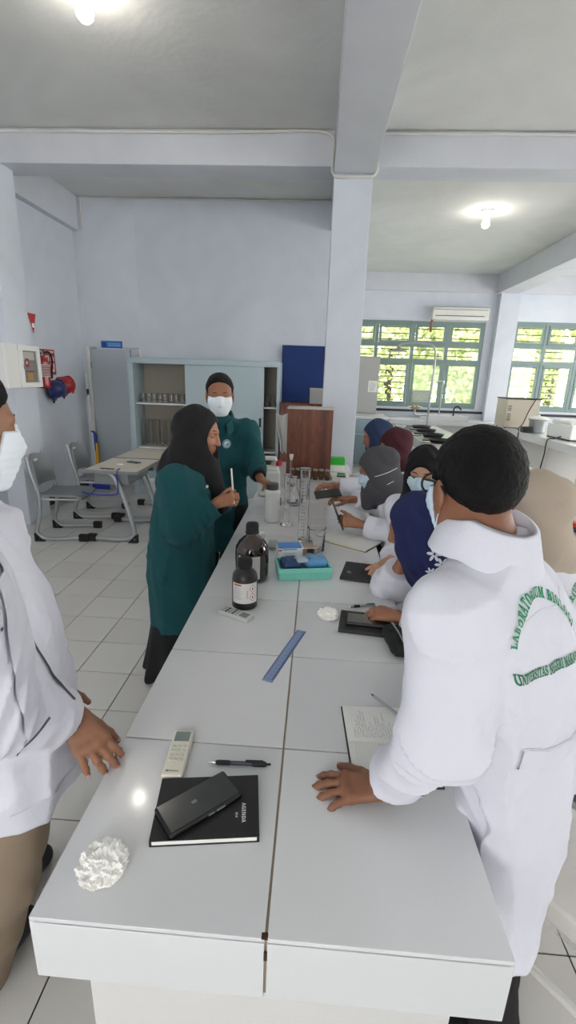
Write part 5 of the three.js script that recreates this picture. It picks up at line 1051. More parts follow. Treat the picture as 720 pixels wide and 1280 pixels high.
// ================================================================ the people
{ // ---- man in the foreground, from behind, leaning on the bench with his left hand
  const F = nrm([-0.643, 0, -0.766]), R = [-F[2], 0, F[0]];
  const o = person('man from behind with glasses and lab coat lettered in green, leaning on the bench', [0.52, -0.88]);
  const h = headFrame([0.316, 1.495, -0.935], [-0.2, -0.12, -0.97], [0.0, 1, 0.0], 0.95);
  const neck = [0.35, 1.39, -0.9];
  const rows = [[0.45, 0.475, -0.865, 0.118, 0.1], [0.65, 0.473, -0.865, 0.122, 0.1], [0.85, 0.47, -0.87, 0.128, 0.1], [1.02, 0.445, -0.87, 0.145, 0.105], [1.16, 0.415, -0.872, 0.18, 0.115], [1.27, 0.38, -0.874, 0.16, 0.105], [1.345, 0.36, -0.882, 0.105, 0.085], [1.395, 0.356, -0.894, 0.075, 0.072], [1.425, 0.35, -0.9, 0.06, 0.06]];
  const W = [0.185, 0.852, -0.835], E = [0.258, 1.085, -0.735], S = [0.25, 1.29, -0.785], S2 = add3(neck, [R[0] * 0.15, -0.13, R[2] * 0.15]);
  const E2 = [0.6, 1.06, -1.04], W2 = [0.48, 0.88, -1.18];
  const hd = hand(W, [-1, -0.22, -0.08], [-0.15, 1, 0.1], [-0.1, 0, -1], { s: 0.95, curl: [[0.1, 0.22, 0.16], [0.06, 0.25, 0.18], [0.08, 0.25, 0.18], [0.12, 0.28, 0.2]], spread: [0.2, 0.04, -0.1, -0.3], thumb: [0.75, 0.68, -0.2, 0.3] });
  const p = { head: h, neck, F, rows, arms: [{ s: S, e: E, w: W, hand: hd }, { s: S2, e: E2, w: W2, hand: hand(W2, [-0.5, -0.5, -0.7], [0.5, 0.4, -0.6], [-0.5, 0.3, 0.3], { s: 0.95 }) }], legs: [[[0.465, 0.85, -0.86], [0.47, 0.47, -0.86], [0.52, 0.07, -0.8]], [[0.55, 0.85, -0.93], [0.57, 0.45, -0.95], [0.58, 0.07, -0.96]]], headCell: 0.0032, handCell: 0.0026 };
  const b = bodyGeo(p); wpart('body', b.geo, skinMat(0x875a42), o);
  nailGeo(b.nails).forEach((g) => wpart('fingernail', g, nailMat, o));
  wpart('hair', hairGeo(h, { top: 0.011, back: 0.85, cell: 0.003 }), hairMat, o);
  const mk = wpart('face_mask', maskGeo(h), maskMat, o); loopGeo(h, 1).forEach((g) => wpart('ear_loop', g, loopMat, mk));
  const gl = wpart('glasses', [tube([[0.07, 0.012, 0.085], [0.079, 0.014, 0.03], [0.083, 0.012, -0.015], [0.082, -0.006, -0.04]].map((q) => h.out(q)), 0.0028, 24, 6), tube([[-0.07, 0.012, 0.085], [-0.079, 0.014, 0.03], [-0.083, 0.012, -0.015]].map((q) => h.out(q)), 0.0028, 24, 6)], M.black, o);
  for (const s of [1, -1]) { wpart('rim', h.geo(new THREE.TorusGeometry(0.026, 0.0026, 8, 32).scale(1.15, 0.92, 1).translate(s * 0.036, 0.0, 0.108)), M.black, gl); wpart('lens', h.geo(new THREE.CylinderGeometry(0.026, 0.026, 0.0012, 28).rotateX(PI / 2).scale(1.15, 0.92, 1).translate(s * 0.036, 0, 0.108)), M.pane, gl); }
  const cf = coatField(rows, F, [{ s: S, e: E, w: [0.195, 0.875, -0.833], r: [0.07, 0.062, 0.048] }, { s: S2, e: E2, w: W2, r: [0.074, 0.066, 0.05] }], { seed: 4, fold: 0.016, armK: 0.022 });
  const [lo, hi] = boundsOf([...rowPts(rows), S, E, W, S2, E2, W2], 0.09);
  const coat = wpart('lab_coat', meshField(cf, lo, hi, 0.0068), coatWhite, o);
  wpart('collar', collarGeo([0.351, 1.41, -0.9], F, 0.068, 0.068, -0.3, { h: 0.046 }), coatWhite, coat);
  const n = mul3(F, -1), u = R;
  wpart('back_print', drape(cf, [0.376, 1.275, -0.842], u, nrm([-0.05, 1, 0]), n, 0.2, 0.155, 60, 44, 0.0022), printMat, coat);
  wpart('half_belt', seam(cf, [[0.35, 1.045, -0.78], [0.44, 1.035, -0.86], [0.55, 1.06, -0.96]], n, 0.042, 0.006), coatWhite, coat);
  wpart('yoke_seam', seam(cf, [[0.28, 1.3, -0.82], [0.38, 1.305, -0.86], [0.47, 1.31, -0.94]], n, 0.004, 0.002), coatWhite, coat);
  wpart('cuff_hem', seam(cf, [[0.24, 0.91, -0.8], [0.215, 0.92, -0.79]], [0.2, 0.3, 0.9], 0.004, 0.003), coatWhite, coat);
  const tf = blend([cone([0.465, 0.85, -0.86], [0.47, 0.47, -0.86], 0.07, 0.058), cone([0.47, 0.47, -0.86], [0.53, 0.05, -0.8], 0.058, 0.06), cone([0.54, 0.85, -0.93], [0.53, 0.47, -0.93], 0.07, 0.058), cone([0.53, 0.47, -0.93], [0.58, 0.05, -0.96], 0.058, 0.06)], 0.03);
  wpart('trousers', meshField((x, y, z) => Math.max(tf(x, y, z) - 0.006 * noise(x * 12, y * 8, z * 12), 0.03 - y), [0.3, 0, -1.2], [0.8, 0.9, -0.65], 0.012), clothMat(0x1a1418), o);
  wpart('shoe', meshField(shoe([0.53, 0.07, -0.8], F), [0.28, 0, -1.05], [0.64, 0.15, -0.68], 0.008), M.black, o); wpart('shoe', meshField(shoe([0.58, 0.07, -0.96], F), [0.4, 0, -1.2], [0.75, 0.15, -0.85], 0.008), M.black, o);
}
{ // ---- man at the left edge, in profile
  const F = nrm([0.88, 0, -0.47]), R = [-F[2], 0, F[0]];
  const o = person('man in white lab coat and beige trousers cut off by the left edge', [-0.7, -0.9]);
  const h = headFrame([-0.63, 1.59, -0.805], [0.5, -0.1, -0.86], [0, 1, 0], 0.95);
  const neck = [-0.685, 1.42, -0.79];
  const rows = [[0.735, -0.735, -0.925, 0.2, 0.185], [0.82, -0.735, -0.92, 0.195, 0.178], [0.95, -0.72, -0.9, 0.185, 0.165], [1.1, -0.695, -0.875, 0.185, 0.145], [1.22, -0.67, -0.85, 0.185, 0.125], [1.32, -0.675, -0.82, 0.17, 0.1], [1.39, -0.682, -0.8, 0.11, 0.08], [1.435, -0.685, -0.79, 0.065, 0.065]];
  const S = [-0.585, 1.33, -0.66], E = [-0.6, 1.06, -0.72], W = [-0.535, 0.93, -0.89], S2 = [-0.735, 1.33, -0.97], E2 = [-0.83, 1.06, -1.06], W2 = [-0.72, 0.85, -1.1];
  const hd = hand(W, [0.72, -0.62, 0.3], [0.15, 0.75, 0.62], [0.6, 0.1, -0.75], { s: 0.98, curl: [[0.35, 0.35, 0.15], [0.3, 0.32, 0.15], [0.26, 0.3, 0.15], [0.16, 0.3, 0.15]], spread: [0.05, 0.02, -0.08, -0.3], thumb: [0.9, 0.3, -0.5, 0.3] });
  const legs = [[[-0.66, 0.82, -0.88], [-0.75, 0.44, -0.86], [-0.87, 0.07, -0.87]], [[-0.78, 0.82, -1.0], [-0.85, 0.43, -1.03], [-0.93, 0.07, -1.07]]];
  const b = bodyGeo({ head: h, neck, F, rows, arms: [{ s: S, e: E, w: W, hand: hd }, { s: S2, e: E2, w: W2, hand: hand(W2, [0.4, -0.9, -0.1], [-0.4, -0.1, -0.9], [0.9, 0.4, 0], { s: 0.95 }) }], legs, handCell: 0.0026 });
  wpart('body', b.geo, skinMat(0x93664c), o); nailGeo(b.nails).forEach((g) => wpart('fingernail', g, nailMat, o));
  eyes(h, o);
  wpart('hair', hairGeo(h, { top: 0.015, front: 0.6, cell: 0.003 }), hairMat, o);
  const mk = wpart('face_mask', maskGeo(h, 0.0), maskWhite, o); loopGeo(h, -1).forEach((g) => wpart('ear_loop', g, loopMat, mk));
  const cf = coatField(rows, F, [{ s: S, e: E, w: mix3(W, E, 0.06), r: [0.078, 0.07, 0.052] }, { s: S2, e: E2, w: W2, r: [0.078, 0.07, 0.052] }], { seed: 9, fold: 0.015 });
  const [lo, hi] = boundsOf([...rowPts(rows), S, E, W, S2, E2, W2], 0.09);
  const coat = wpart('lab_coat', meshField(cf, lo, hi, 0.007), coatWhite, o);
  wpart('lapel', drape(cf, [-0.555, 1.2, -0.76], nrm([-0.2, 0.25, -0.9]), nrm([-0.22, 1, -0.1]), nrm([0.8, 0, 0.6]), 0.085, 0.36, 12, 40, 0.006), coatWhite, coat);
  wpart('front_edge', seam(cf, [[-0.585, 1.36, -0.745], [-0.545, 1.24, -0.765], [-0.52, 1.12, -0.81], [-0.5, 1.0, -0.86]], nrm([0.85, 0, 0.5]), 0.003, 0.003), std(0x55555f, 0.9), coat);
  wpart('pocket_slit', seam(cf, [[-0.575, 0.985, -0.74], [-0.535, 1.02, -0.8]], nrm([0.75, 0, 0.66]), 0.004, 0.003), std(0x6a6a74, 0.9), coat);
  wpart('hem_band', seam(cf, [[-0.62, 0.765, -0.76], [-0.54, 0.765, -0.84], [-0.52, 0.765, -0.95]], nrm([0.8, 0, 0.6]), 0.035, 0.004), coatWhite, coat);
  const tx = canvasTex(128, 32, (x) => { x.clearRect(0, 0, 128, 32); x.fillStyle = '#3c3f52'; x.font = 'bold 22px sans-serif'; for (let i = 0; i < 6; i++) x.fillRect(8 + i * 18, 6 + (i % 2) * 3, 11, 15); });
  wpart('chest_mark', drape(cf, [-0.6, 1.27, -0.72], nrm([0.5, 0.1, -0.85]), [0, 1, 0], nrm([0.8, 0.1, 0.6]), 0.06, 0.015, 14, 5, 0.002), std(0xffffff, 0.8, { map: tx, alphaTest: 0.4 }), coat);
  const cl = blend([cone(neck, add3(neck, [0, 0.03, 0]), 0.07, 0.064)], 0.01); wpart('shirt_collar', meshField((x, y, z) => Math.max(cl(x, y, z), Math.abs(y - 1.435) - 0.035), [-0.8, 1.36, -0.92], [-0.56, 1.52, -0.66], 0.005), blackCloth, o);
  const tf = blend(legs.flatMap(([a, k, c]) => [cone(a, k, 0.092, 0.088), cone(k, [c[0], 0.04, c[2]], 0.085, 0.07)]), 0.03);
  wpart('trousers', meshField((x, y, z) => Math.max(tf(x, y, z) - 0.008 * (1 - 2 * Math.abs(noise(x * 9, y * 5, z * 9))), 0.03 - y), [-1.2, 0, -1.3], [-0.42, 0.95, -0.6], 0.01), clothMat(0x95836f), o);
  legs.forEach(([, , c]) => wpart('shoe', meshField(shoe(c, [0.2, 0, -0.97]), [c[0] - 0.12, 0, c[2] - 0.3], [c[0] + 0.2, 0.15, c[2] + 0.1], 0.008), M.black, o));
}
{ // ---- woman in teal coat and black head scarf
  const F = nrm([0.96, 0, -0.1]), R = [-F[2], 0, F[0]];
  const o = person('woman in teal coat and black head scarf holding a white stick', [-0.72, -2.4]);
  const h = headFrame([-0.585, 1.405, -2.37], [0.95, -0.16, 0.12], [0.05, 1, 0], 1.0);
  const neck = [-0.64, 1.25, -2.38];
  const rows = [[0.36, -0.70, -2.4, 0.2, 0.17], [0.6, -0.70, -2.4, 0.2, 0.165], [0.8, -0.70, -2.4, 0.2, 0.165], [0.98, -0.68, -2.39, 0.19, 0.155], [1.1, -0.665, -2.385, 0.185, 0.145], [1.19, -0.655, -2.38, 0.17, 0.12], [1.25, -0.65, -2.38, 0.12, 0.09], [1.29, -0.645, -2.38, 0.07, 0.07]];
  const S = [-0.68, 1.18, -2.22], E = [-0.64, 0.955, -2.17], W = [-0.475, 1.075, -2.25], S2 = [-0.64, 1.18, -2.55], E2 = [-0.6, 0.96, -2.58], W2 = [-0.46, 1.055, -2.42];
  const hr = hand(W, [0.85, 0.2, -0.42], [0.35, -0.1, 0.93], [-0.1, 1, 0.2], { s: 0.86, curl: [[0.9, 0.9, 0.5], [1.0, 0.9, 0.5], [1.0, 0.95, 0.5], [1.0, 1.0, 0.5]], thumb: [0.8, 0.35, -0.4, 0.3] });
  const hl = hand(W2, [0.8, 0.12, 0.55], [0.55, -0.2, -0.8], [0, 1, 0.1], { s: 0.86, curl: [[0.7, 0.7, 0.4], [0.8, 0.8, 0.4], [0.9, 0.85, 0.4], [0.9, 0.9, 0.4]], thumb: [0.8, 0.4, -0.4, 0.3] });
  const b = bodyGeo({ head: h, neck, F, rows, arms: [{ s: S, e: E, w: W, hand: hr }, { s: S2, e: E2, w: W2, hand: hl }], legs: [[[-0.7, 0.7, -2.3], [-0.72, 0.4, -2.3], [-0.74, 0.06, -2.3]], [[-0.7, 0.7, -2.5], [-0.72, 0.4, -2.5], [-0.74, 0.06, -2.5]]], k: 0.9 });
  wpart('body', b.geo, skinMat(0xa06c50), o); eyes(h, o);
  wpart('lips', h.geo(meshField(blend([cone([0.018, -0.067, 0.0845], [0, -0.063, 0.0935], 0.004, 0.0062), cone([-0.018, -0.067, 0.0845], [0, -0.063, 0.0935], 0.004, 0.0062), cone([0.015, -0.073, 0.084], [0, -0.0755, 0.0905], 0.004, 0.0068), cone([-0.015, -0.073, 0.084], [0, -0.0755, 0.0905], 0.004, 0.0068)], 0.003), [-0.03, -0.09, 0.06], [0.03, -0.05, 0.11], 0.0025)), phys(0x8c4440, 0.45), o);
  const cf = coatField(rows, F, [{ s: S, e: E, w: mix3(W, E, 0.08), r: [0.078, 0.075, 0.06] }, { s: S2, e: E2, w: mix3(W2, E2, 0.1), r: [0.078, 0.075, 0.06] }], { seed: 14, fold: 0.015 });
  const [lo, hi] = boundsOf([...rowPts(rows), S, E, W, S2, E2, W2], 0.1);
  const coat = wpart('coat', meshField(cf, lo, hi, 0.009), coatTeal, o);
  wpart('chest_badge', drape(cf, [-0.53, 1.15, -2.29], nrm([0.3, 0, -0.95]), [0, 1, 0], nrm([0.7, 0, 0.7]), 0.035, 0.012, 8, 4, 0.003), M.paper, coat);
  const hj = hijabField(h, [cone([-0.61, 1.3, -2.375], [-0.63, 1.24, -2.375], 0.1, 0.12), cone([-0.55, 1.26, -2.36], [-0.47, 1.03, -2.34], 0.065, 0.04), cone([-0.66, 1.26, -2.38], [-0.72, 1.2, -2.38], 0.11, 0.09)], { seed: 3, open: 1.1 });
  wpart('head_scarf', meshField(hj, [-0.86, 0.95, -2.58], [-0.38, 1.58, -2.16], 0.0065), blackCloth, o);
  const sk = trunk([[0.03, -0.74, -2.42, 0.25, 0.2], [0.2, -0.73, -2.41, 0.21, 0.175], [0.5, -0.71, -2.4, 0.18, 0.15]], F, 2.1);
  wpart('skirt', meshField((x, y, z) => { const a = Math.atan2(z + 2.41, x + 0.73); return Math.max(sk(x, y, z) - 0.018 * Math.sin(a * 9) * Math.max(0, 0.4 - y) * 2.2, 0.012 + 0.012 * Math.sin(a * 5) - y); }, [-1.02, 0, -2.72], [-0.45, 0.55, -2.1], 0.011), blackCloth, o);
  const st = tag(part('stirring_stick', bar([-0.398, 1.06, -2.31], [-0.412, 1.24, -2.315], 0.0045), M.cream, scene), 'slim white stick held upright in the woman\'s hands', 'stick');
}
{ // ---- man in teal coat reaching for the powder bottle
  const F = nrm([0.3, 0, 0.95]), R = [-F[2], 0, F[0]];
  const o = person('man in teal coat with white face mask reaching for the powder bottle', [-0.62, -3.1]);
  const h = headFrame([-0.605, 1.565, -3.0], [0.2, -0.16, 0.95], [0, 1, 0.1], 1);
  const neck = [-0.62, 1.43, -3.06];
  const rows = [[0.55, -0.64, -3.1, 0.19, 0.14], [0.8, -0.64, -3.1, 0.185, 0.135], [1.0, -0.635, -3.1, 0.175, 0.125], [1.18, -0.63, -3.09, 0.185, 0.125], [1.3, -0.625, -3.08, 0.18, 0.105], [1.38, -0.62, -3.07, 0.13, 0.085], [1.44, -0.62, -3.06, 0.068, 0.068]];
  const S = [-0.45, 1.335, -3.1], E = [-0.345, 1.1, -3.05], W = [-0.335, 1.075, -2.93], S2 = [-0.795, 1.335, -3.06], E2 = [-0.84, 1.08, -3.0], W2 = [-0.78, 0.9, -2.84];
  const Ee = [-0.405, 1.13, -3.1], Ww = [-0.335, 1.06, -2.93];
  const hl = hand(Ww, [0.55, -0.15, 0.65], [0.2, 0.95, -0.05], [0.8, 0, -0.5], { s: 0.95, curl: [[0.7, 0.6, 0.3], [0.75, 0.65, 0.3], [0.8, 0.7, 0.3], [0.85, 0.7, 0.3]], thumb: [0.7, 0.5, -0.5, 0.4] });
  const legs = [[[-0.55, 0.8, -3.1], [-0.54, 0.45, -3.08], [-0.54, 0.07, -3.1]], [[-0.72, 0.8, -3.1], [-0.73, 0.45, -3.08], [-0.74, 0.07, -3.1]]];
  const b = bodyGeo({ head: h, neck, F, rows, arms: [{ s: S, e: Ee, w: Ww, hand: hl }, { s: S2, e: E2, w: W2, hand: hand(W2, [0.3, -0.6, 0.7], [-0.8, 0.1, 0.3], [0.3, 0.7, 0.5], { s: 0.95 }) }], legs });
  wpart('body', b.geo, skinMat(0x936249), o); eyes(h, o);
  wpart('hair', hairGeo(h, { top: 0.012, front: 1.25 }), hairMat, o);
  const mk = wpart('face_mask', maskGeo(h), maskWhite, o); [1, -1].forEach((s) => loopGeo(h, s).forEach((g) => wpart('ear_loop', g, loopMat, mk)));
  const cf = coatField(rows, F, [{ s: S, e: Ee, w: mix3(Ww, Ee, 0.22), r: [0.075, 0.066, 0.052] }, { s: S2, e: E2, w: W2, r: [0.075, 0.066, 0.052] }], { seed: 21, fold: 0.015 });
  const [lo, hi] = boundsOf([...rowPts(rows), S, Ee, Ww, S2, E2, W2], 0.1);
  const coat = wpart('coat', meshField(cf, lo, hi, 0.01), coatTeal, o);
  wpart('collar', collarGeo([-0.618, 1.425, -3.055], F, 0.068, 0.066, 0.25, { gap: 0.4 }), coatTeal, coat);
  const tx = canvasTex(96, 96, (x) => { x.clearRect(0, 0, 96, 96); x.fillStyle = '#b9c9d4'; x.beginPath(); x.arc(48, 48, 44, 0, 7); x.fill(); x.strokeStyle = '#4f7f9e'; x.lineWidth = 7; x.beginPath(); x.arc(48, 48, 36, 0, 7); x.stroke(); x.fillStyle = '#3f6f90'; x.beginPath(); x.arc(52, 52, 15, 0, 7); x.fill(); x.fillStyle = '#dfe6ea'; x.fillRect(36, 34, 18, 18); });
  wpart('round_badge', drape(cf, [-0.55, 1.265, -2.95], nrm([0.95, 0, -0.3]), [0, 1, 0], F, 0.06, 0.06, 12, 12, 0.002), std(0xffffff, 0.7, { map: tx, alphaTest: 0.5 }), coat);
  wpart('front_edge', seam(cf, [[-0.6, 1.36, -2.95], [-0.6, 1.1, -2.95], [-0.6, 0.75, -2.95], [-0.6, 0.58, -2.95]], F, 0.008, 0.003), coatTeal, coat);
  wpart('wrist_band', new THREE.TorusGeometry(0.036, 0.012, 10, 24).lookAt(V(...sub3(Ww, Ee))).translate(...mix3(Ww, Ee, 0.2)), blackCloth, coat);
  const tf = blend(legs.flatMap(([a, k, c]) => [cone(a, k, 0.1, 0.08), cone(k, [c[0], 0.04, c[2]], 0.08, 0.07)]), 0.03);
  wpart('trousers', meshField((x, y, z) => Math.max(tf(x, y, z) - 0.006 * noise(x * 12, y * 8, z * 12), 0.03 - y), [-0.92, 0, -3.3], [-0.36, 0.9, -2.9], 0.013), clothMat(0x141416), o);
  legs.forEach(([, , c]) => wpart('shoe', meshField(shoe(c, F), [c[0] - 0.12, 0, c[2] - 0.12], [c[0] + 0.16, 0.15, c[2] + 0.28], 0.01), M.black, o));
}
// ---- students along the right of the bench, in white coats and head scarves
function student(s) {
  const F = nrm(s.F), o = person(s.label, s.base);
  const h = headFrame(s.head, s.look, s.up ?? [0, 1, 0], s.hs ?? 0.95);
  const b = bodyGeo({ head: h, neck: s.neck, F, rows: s.rows, arms: s.arms.map((a) => ({ ...a })), k: 0.88, headCell: s.hc ?? 0.004, cell: 0.015, neckR: 0.05 });
  wpart('body', b.geo, skinMat(s.skin ?? 0x9c6a50), o);
  if (s.eyes) eyes(h, o, 1);
  if (s.mask) { const mk = wpart('face_mask', maskGeo(h), maskMat, o); wpart('mask_strap', [...s.mask].map((t) => tube(t.map((q) => h.out(q)), 0.0016, 24, 6)), loopMat, mk); }
  const sl = s.arms.map((a) => ({ s: a.s, e: a.e, w: mix3(a.w, a.e, a.cuff ?? 0.14), r: a.r ?? [0.07, 0.064, 0.056] })), cf = coatField(s.rows, F, sl, { seed: s.seed, fold: 0.017 });
  const [lo, hi] = boundsOf([...rowPts(s.rows), ...s.arms.flatMap((a) => [a.s, a.e, a.w])], 0.1);
  const coat = wpart('lab_coat', meshField(cf, lo, hi, s.cc ?? 0.01), coatWhite, o);
  const hj = hijabField(h, s.drapes, { seed: s.seed, open: s.open, closed: s.closed, k: 0.06 });
  const [l2, h2] = boundsOf([s.head, ...s.scarfPts], 0.17);
  const scarf = wpart('head_scarf', meshField(hj, l2, h2, s.sc ?? 0.0075), clothMat(s.color), o);
  const y0 = s.rows[0][0] + 0.06, [, x0, z0, a0, b0] = s.rows[0];
  const sk = trunk([[0.02, x0, z0, a0 * 1.15, b0 * 1.2], [y0, x0, z0, a0 * 0.95, b0 * 0.95]], F, 2.2);
  wpart('skirt', meshField((x, y, z) => sk(x, y, z) - 0.01 * noise(x * 10, y * 2, z * 10), [x0 - 0.35, 0, z0 - 0.35], [x0 + 0.35, y0 + 0.02, z0 + 0.35], 0.016), clothMat(s.skirt ?? 0x2b2a35), o);
  return { o, coat, cf, h, scarf, F };
}
const seatRows = (x, z, y1, dx, dz, a = 0.18, b = 0.135) => [[0.4, x + dx, z + dz, a * 1.08, b * 1.3], [0.6, x + dx, z + dz, a, b * 1.1], [y1 - 0.35, x + dx * 0.75, z + dz * 0.75, a * 0.95, b], [y1 - 0.18, x + dx * 0.4, z + dz * 0.4, a, b], [y1 - 0.08, x + dx * 0.2, z + dz * 0.2, a * 0.92, b * 0.85], [y1 - 0.02, x + dx * 0.08, z + dz * 0.08, a * 0.6, b * 0.65], [y1 + 0.02, x, z, 0.06, 0.06]];
{ // grey scarf, bent over the phone
  const head = [0.365, 1.185, -2.75], neck = [0.44, 1.06, -2.76];
  const S = [0.5, 0.985, -2.6], E = [0.54, 0.86, -2.5], W = [0.26, 0.9, -2.6], S2 = [0.48, 0.99, -2.92], E2 = [0.42, 0.95, -2.95], W2 = [0.225, 0.975, -2.84];
  const H = hand(W, [-1, 0.1, -0.05], [0, 0.3, 0.95], [-0.2, 1, -0.2], { s: 0.86, curl: [[0.7, 0.7, 0.4], [0.7, 0.7, 0.4], [0.75, 0.7, 0.4], [0.75, 0.75, 0.4]], thumb: [0.8, 0.5, -0.2, 0.3] });
  const H2 = hand(W2, [-1, 0.1, 0.1], [0.1, 0.95, 0.1], [0, 0, 1], { s: 0.86, curl: [[0.4, 0.6, 0.3], [0.4, 0.6, 0.3], [0.5, 0.6, 0.3], [0.5, 0.6, 0.3]] });
  student({ label: 'student in grey head scarf and mask bent over, holding a phone', base: [0.58, -2.75], F: [-1, 0, 0.12], head, neck, look: [-0.93, -0.38, 0.12], up: [-0.3, 1, 0], rows: seatRows(0.45, -2.76, 1.05, 0.17, 0), arms: [{ s: S, e: E, w: W, hand: H, cuff: 0.16 }, { s: S2, e: E2, w: W2, hand: H2, cuff: 0.2 }], color: 0x47454a, seed: 31, hs: 1.0,
    drapes: [cone([0.4, 1.1, -2.755], [0.45, 1.04, -2.76], 0.1, 0.115), cone([0.33, 1.06, -2.73], [0.32, 0.98, -2.71], 0.06, 0.03), cone([0.48, 1.06, -2.76], [0.53, 1.03, -2.75], 0.1, 0.07)], scarfPts: [[0.3, 0.96, -2.7], [0.55, 1.0, -2.76]], mask: [[[0.06, -0.012, 0.062], [0.098, -0.012, 0.03], [0.117, -0.01, -0.03], [0.112, -0.006, -0.09]], [[0.055, -0.09, 0.055], [0.1, -0.08, 0.01], [0.114, -0.07, -0.05]]] });
  const ph = tag(part('phone_in_hand', bx(0.155, 0.01, 0.076, 0, 0, 0, 0.004), M.blackGloss, scene), 'black phone held on edge by the student in the grey scarf', 'phone'); ph.name = numbered('mobile_phone'); ph.position.set(0.148, 0.935, -2.6); ph.rotation.set(0.5, 0.25, -1.25); ph.scale.set(1.15, 1.2, 1);
  const p2 = tag(part('phone_flat', bx(0.16, 0.01, 0.078, 0, 0, 0, 0.004), M.blackGloss, scene), 'black phone held flat at the far side of the notebook', 'phone'); p2.name = numbered('mobile_phone'); p2.position.set(0.09, 1.01, -2.82); p2.rotation.set(0.35, 0.2, 0.08);
}
{ // navy scarf with white flowers
  const head = [0.41, 1.15, -1.78], neck = [0.5, 1.02, -1.78];
  const S = [0.53, 0.98, -1.62], E = [0.46, 0.86, -1.47], W = [0.33, 0.865, -1.58], S2 = [0.5, 0.97, -1.93], E2 = [0.35, 0.845, -1.9], W2 = [0.385, 1.01, -1.82];
  const H = hand(W, [-0.85, -0.1, -0.45], [0.1, 0.9, 0.35], [-0.3, 0.2, -0.9], { s: 0.84, curl: [[0.3, 0.4, 0.2], [0.3, 0.4, 0.2], [0.35, 0.4, 0.2], [0.4, 0.4, 0.2]] });
  const H2 = hand(W2, [0.15, 0.95, 0.2], [-0.6, 0.1, 0.7], [0.5, 0.2, 0.7], { s: 0.84, curl: [[0.9, 0.8, 0.4], [0.9, 0.8, 0.4], [0.9, 0.8, 0.4], [0.9, 0.8, 0.4]] });
  const st = student({ label: 'student in navy head scarf with white flowers resting her chin on her hand', base: [0.64, -1.78], F: [-1, 0, 0.05], head, neck, look: [-0.9, -0.3, -0.3], up: [-0.2, 1, 0], rows: seatRows(0.53, -1.78, 1.0, 0.15, 0), arms: [{ s: S, e: E, w: W, hand: H, cuff: 0.2 }, { s: S2, e: E2, w: W2, hand: H2, cuff: 0.45, r: [0.07, 0.066, 0.062] }], color: 0x1b2350, seed: 44, sc: 0.0065, hs: 1.05,
    drapes: [cone([0.45, 1.07, -1.78], [0.5, 1.0, -1.78], 0.115, 0.13), cone([0.55, 1.03, -1.78], [0.6, 1.0, -1.76], 0.12, 0.1), cone([0.46, 1.04, -1.69], [0.5, 0.96, -1.64], 0.08, 0.05)], scarfPts: [[0.38, 0.94, -1.6], [0.66, 1.0, -1.8]] });
  const pet = (cx, cy, r) => [...Array(5).keys()].map((k) => { const a = k * 2 * PI / 5; return new THREE.SphereGeometry(r * 0.5, 8, 6).scale(1, 0.6, 0.3).rotateZ(a).translate(cx + Math.cos(a) * r * 0.6, cy + Math.sin(a) * r * 0.6, 0); });
  const n = nrm([-0.25, 0.1, 1]), sf = hijabField(st.h, [cone([0.45, 1.07, -1.78], [0.5, 1.0, -1.78], 0.115, 0.13), cone([0.55, 1.03, -1.78], [0.6, 1.0, -1.76], 0.12, 0.1), cone([0.46, 1.04, -1.69], [0.5, 0.96, -1.64], 0.08, 0.05)], { seed: 44, k: 0.06 });
  const fl = canvasTex(256, 256, (x) => { x.clearRect(0, 0, 256, 256); x.fillStyle = '#d9dce8'; const f = (cx, cy, r) => { for (let k = 0; k < 6; k++) { const a = k * PI / 3; x.beginPath(); x.ellipse(cx + Math.cos(a) * r * 0.6, cy + Math.sin(a) * r * 0.6, r * 0.45, r * 0.2, a, 0, 7); x.fill(); } }; f(70, 80, 44); f(150, 50, 38); f(120, 140, 42); f(200, 120, 36); f(190, 205, 44); f(60, 190, 30); });
  wpart('flower_print', drape(sf, [0.5, 1.06, -1.7], [1, 0, 0.2], [0, 1, 0], n, 0.15, 0.15, 30, 30, 0.0015), std(0xffffff, 0.85, { map: fl, alphaTest: 0.45 }), st.scarf);
}
{ // black scarf, facing the camera
  const head = [0.535, 1.265, -2.32], neck = [0.56, 1.12, -2.36];
  student({ label: 'student in black head scarf and blue mask facing the camera', base: [0.6, -2.38], F: [-0.5, 0, 0.86], head, neck, look: [-0.35, -0.25, 0.9], rows: seatRows(0.565, -2.37, 1.1, 0.03, -0.02, 0.15, 0.12), arms: [{ s: [0.7, 1.04, -2.34], e: [0.7, 0.86, -2.2], w: [0.56, 0.87, -2.08], hand: hand([0.56, 0.87, -2.08], [-0.9, 0, 0.3], [0, 1, 0], [-0.3, 0, -0.9], { s: 0.86, curl: [[0.35, 0.5, 0.3], [0.35, 0.5, 0.3], [0.4, 0.5, 0.3], [0.45, 0.5, 0.3]] }) }, { s: [0.46, 1.04, -2.46], e: [0.47, 0.885, -2.3], w: [0.375, 0.865, -2.12], hand: hand([0.375, 0.865, -2.12], [-0.6, -0.1, 0.75], [0, 1, 0.1], [-0.75, 0, -0.6], { s: 0.86, curl: [[0.35, 0.5, 0.3], [0.35, 0.5, 0.3], [0.4, 0.5, 0.3], [0.45, 0.5, 0.3]] }) }], color: 0x09090b, seed: 52, eyes: 2, skin: 0xb98c70,
    drapes: [cone([0.55, 1.16, -2.34], [0.56, 1.06, -2.36], 0.1, 0.14)], scarfPts: [[0.56, 1.0, -2.36]], mask: [[[0.06, -0.012, 0.05], [0.084, -0.01, 0.02]], [[-0.06, -0.012, 0.05], [-0.084, -0.01, 0.02]]] });
}
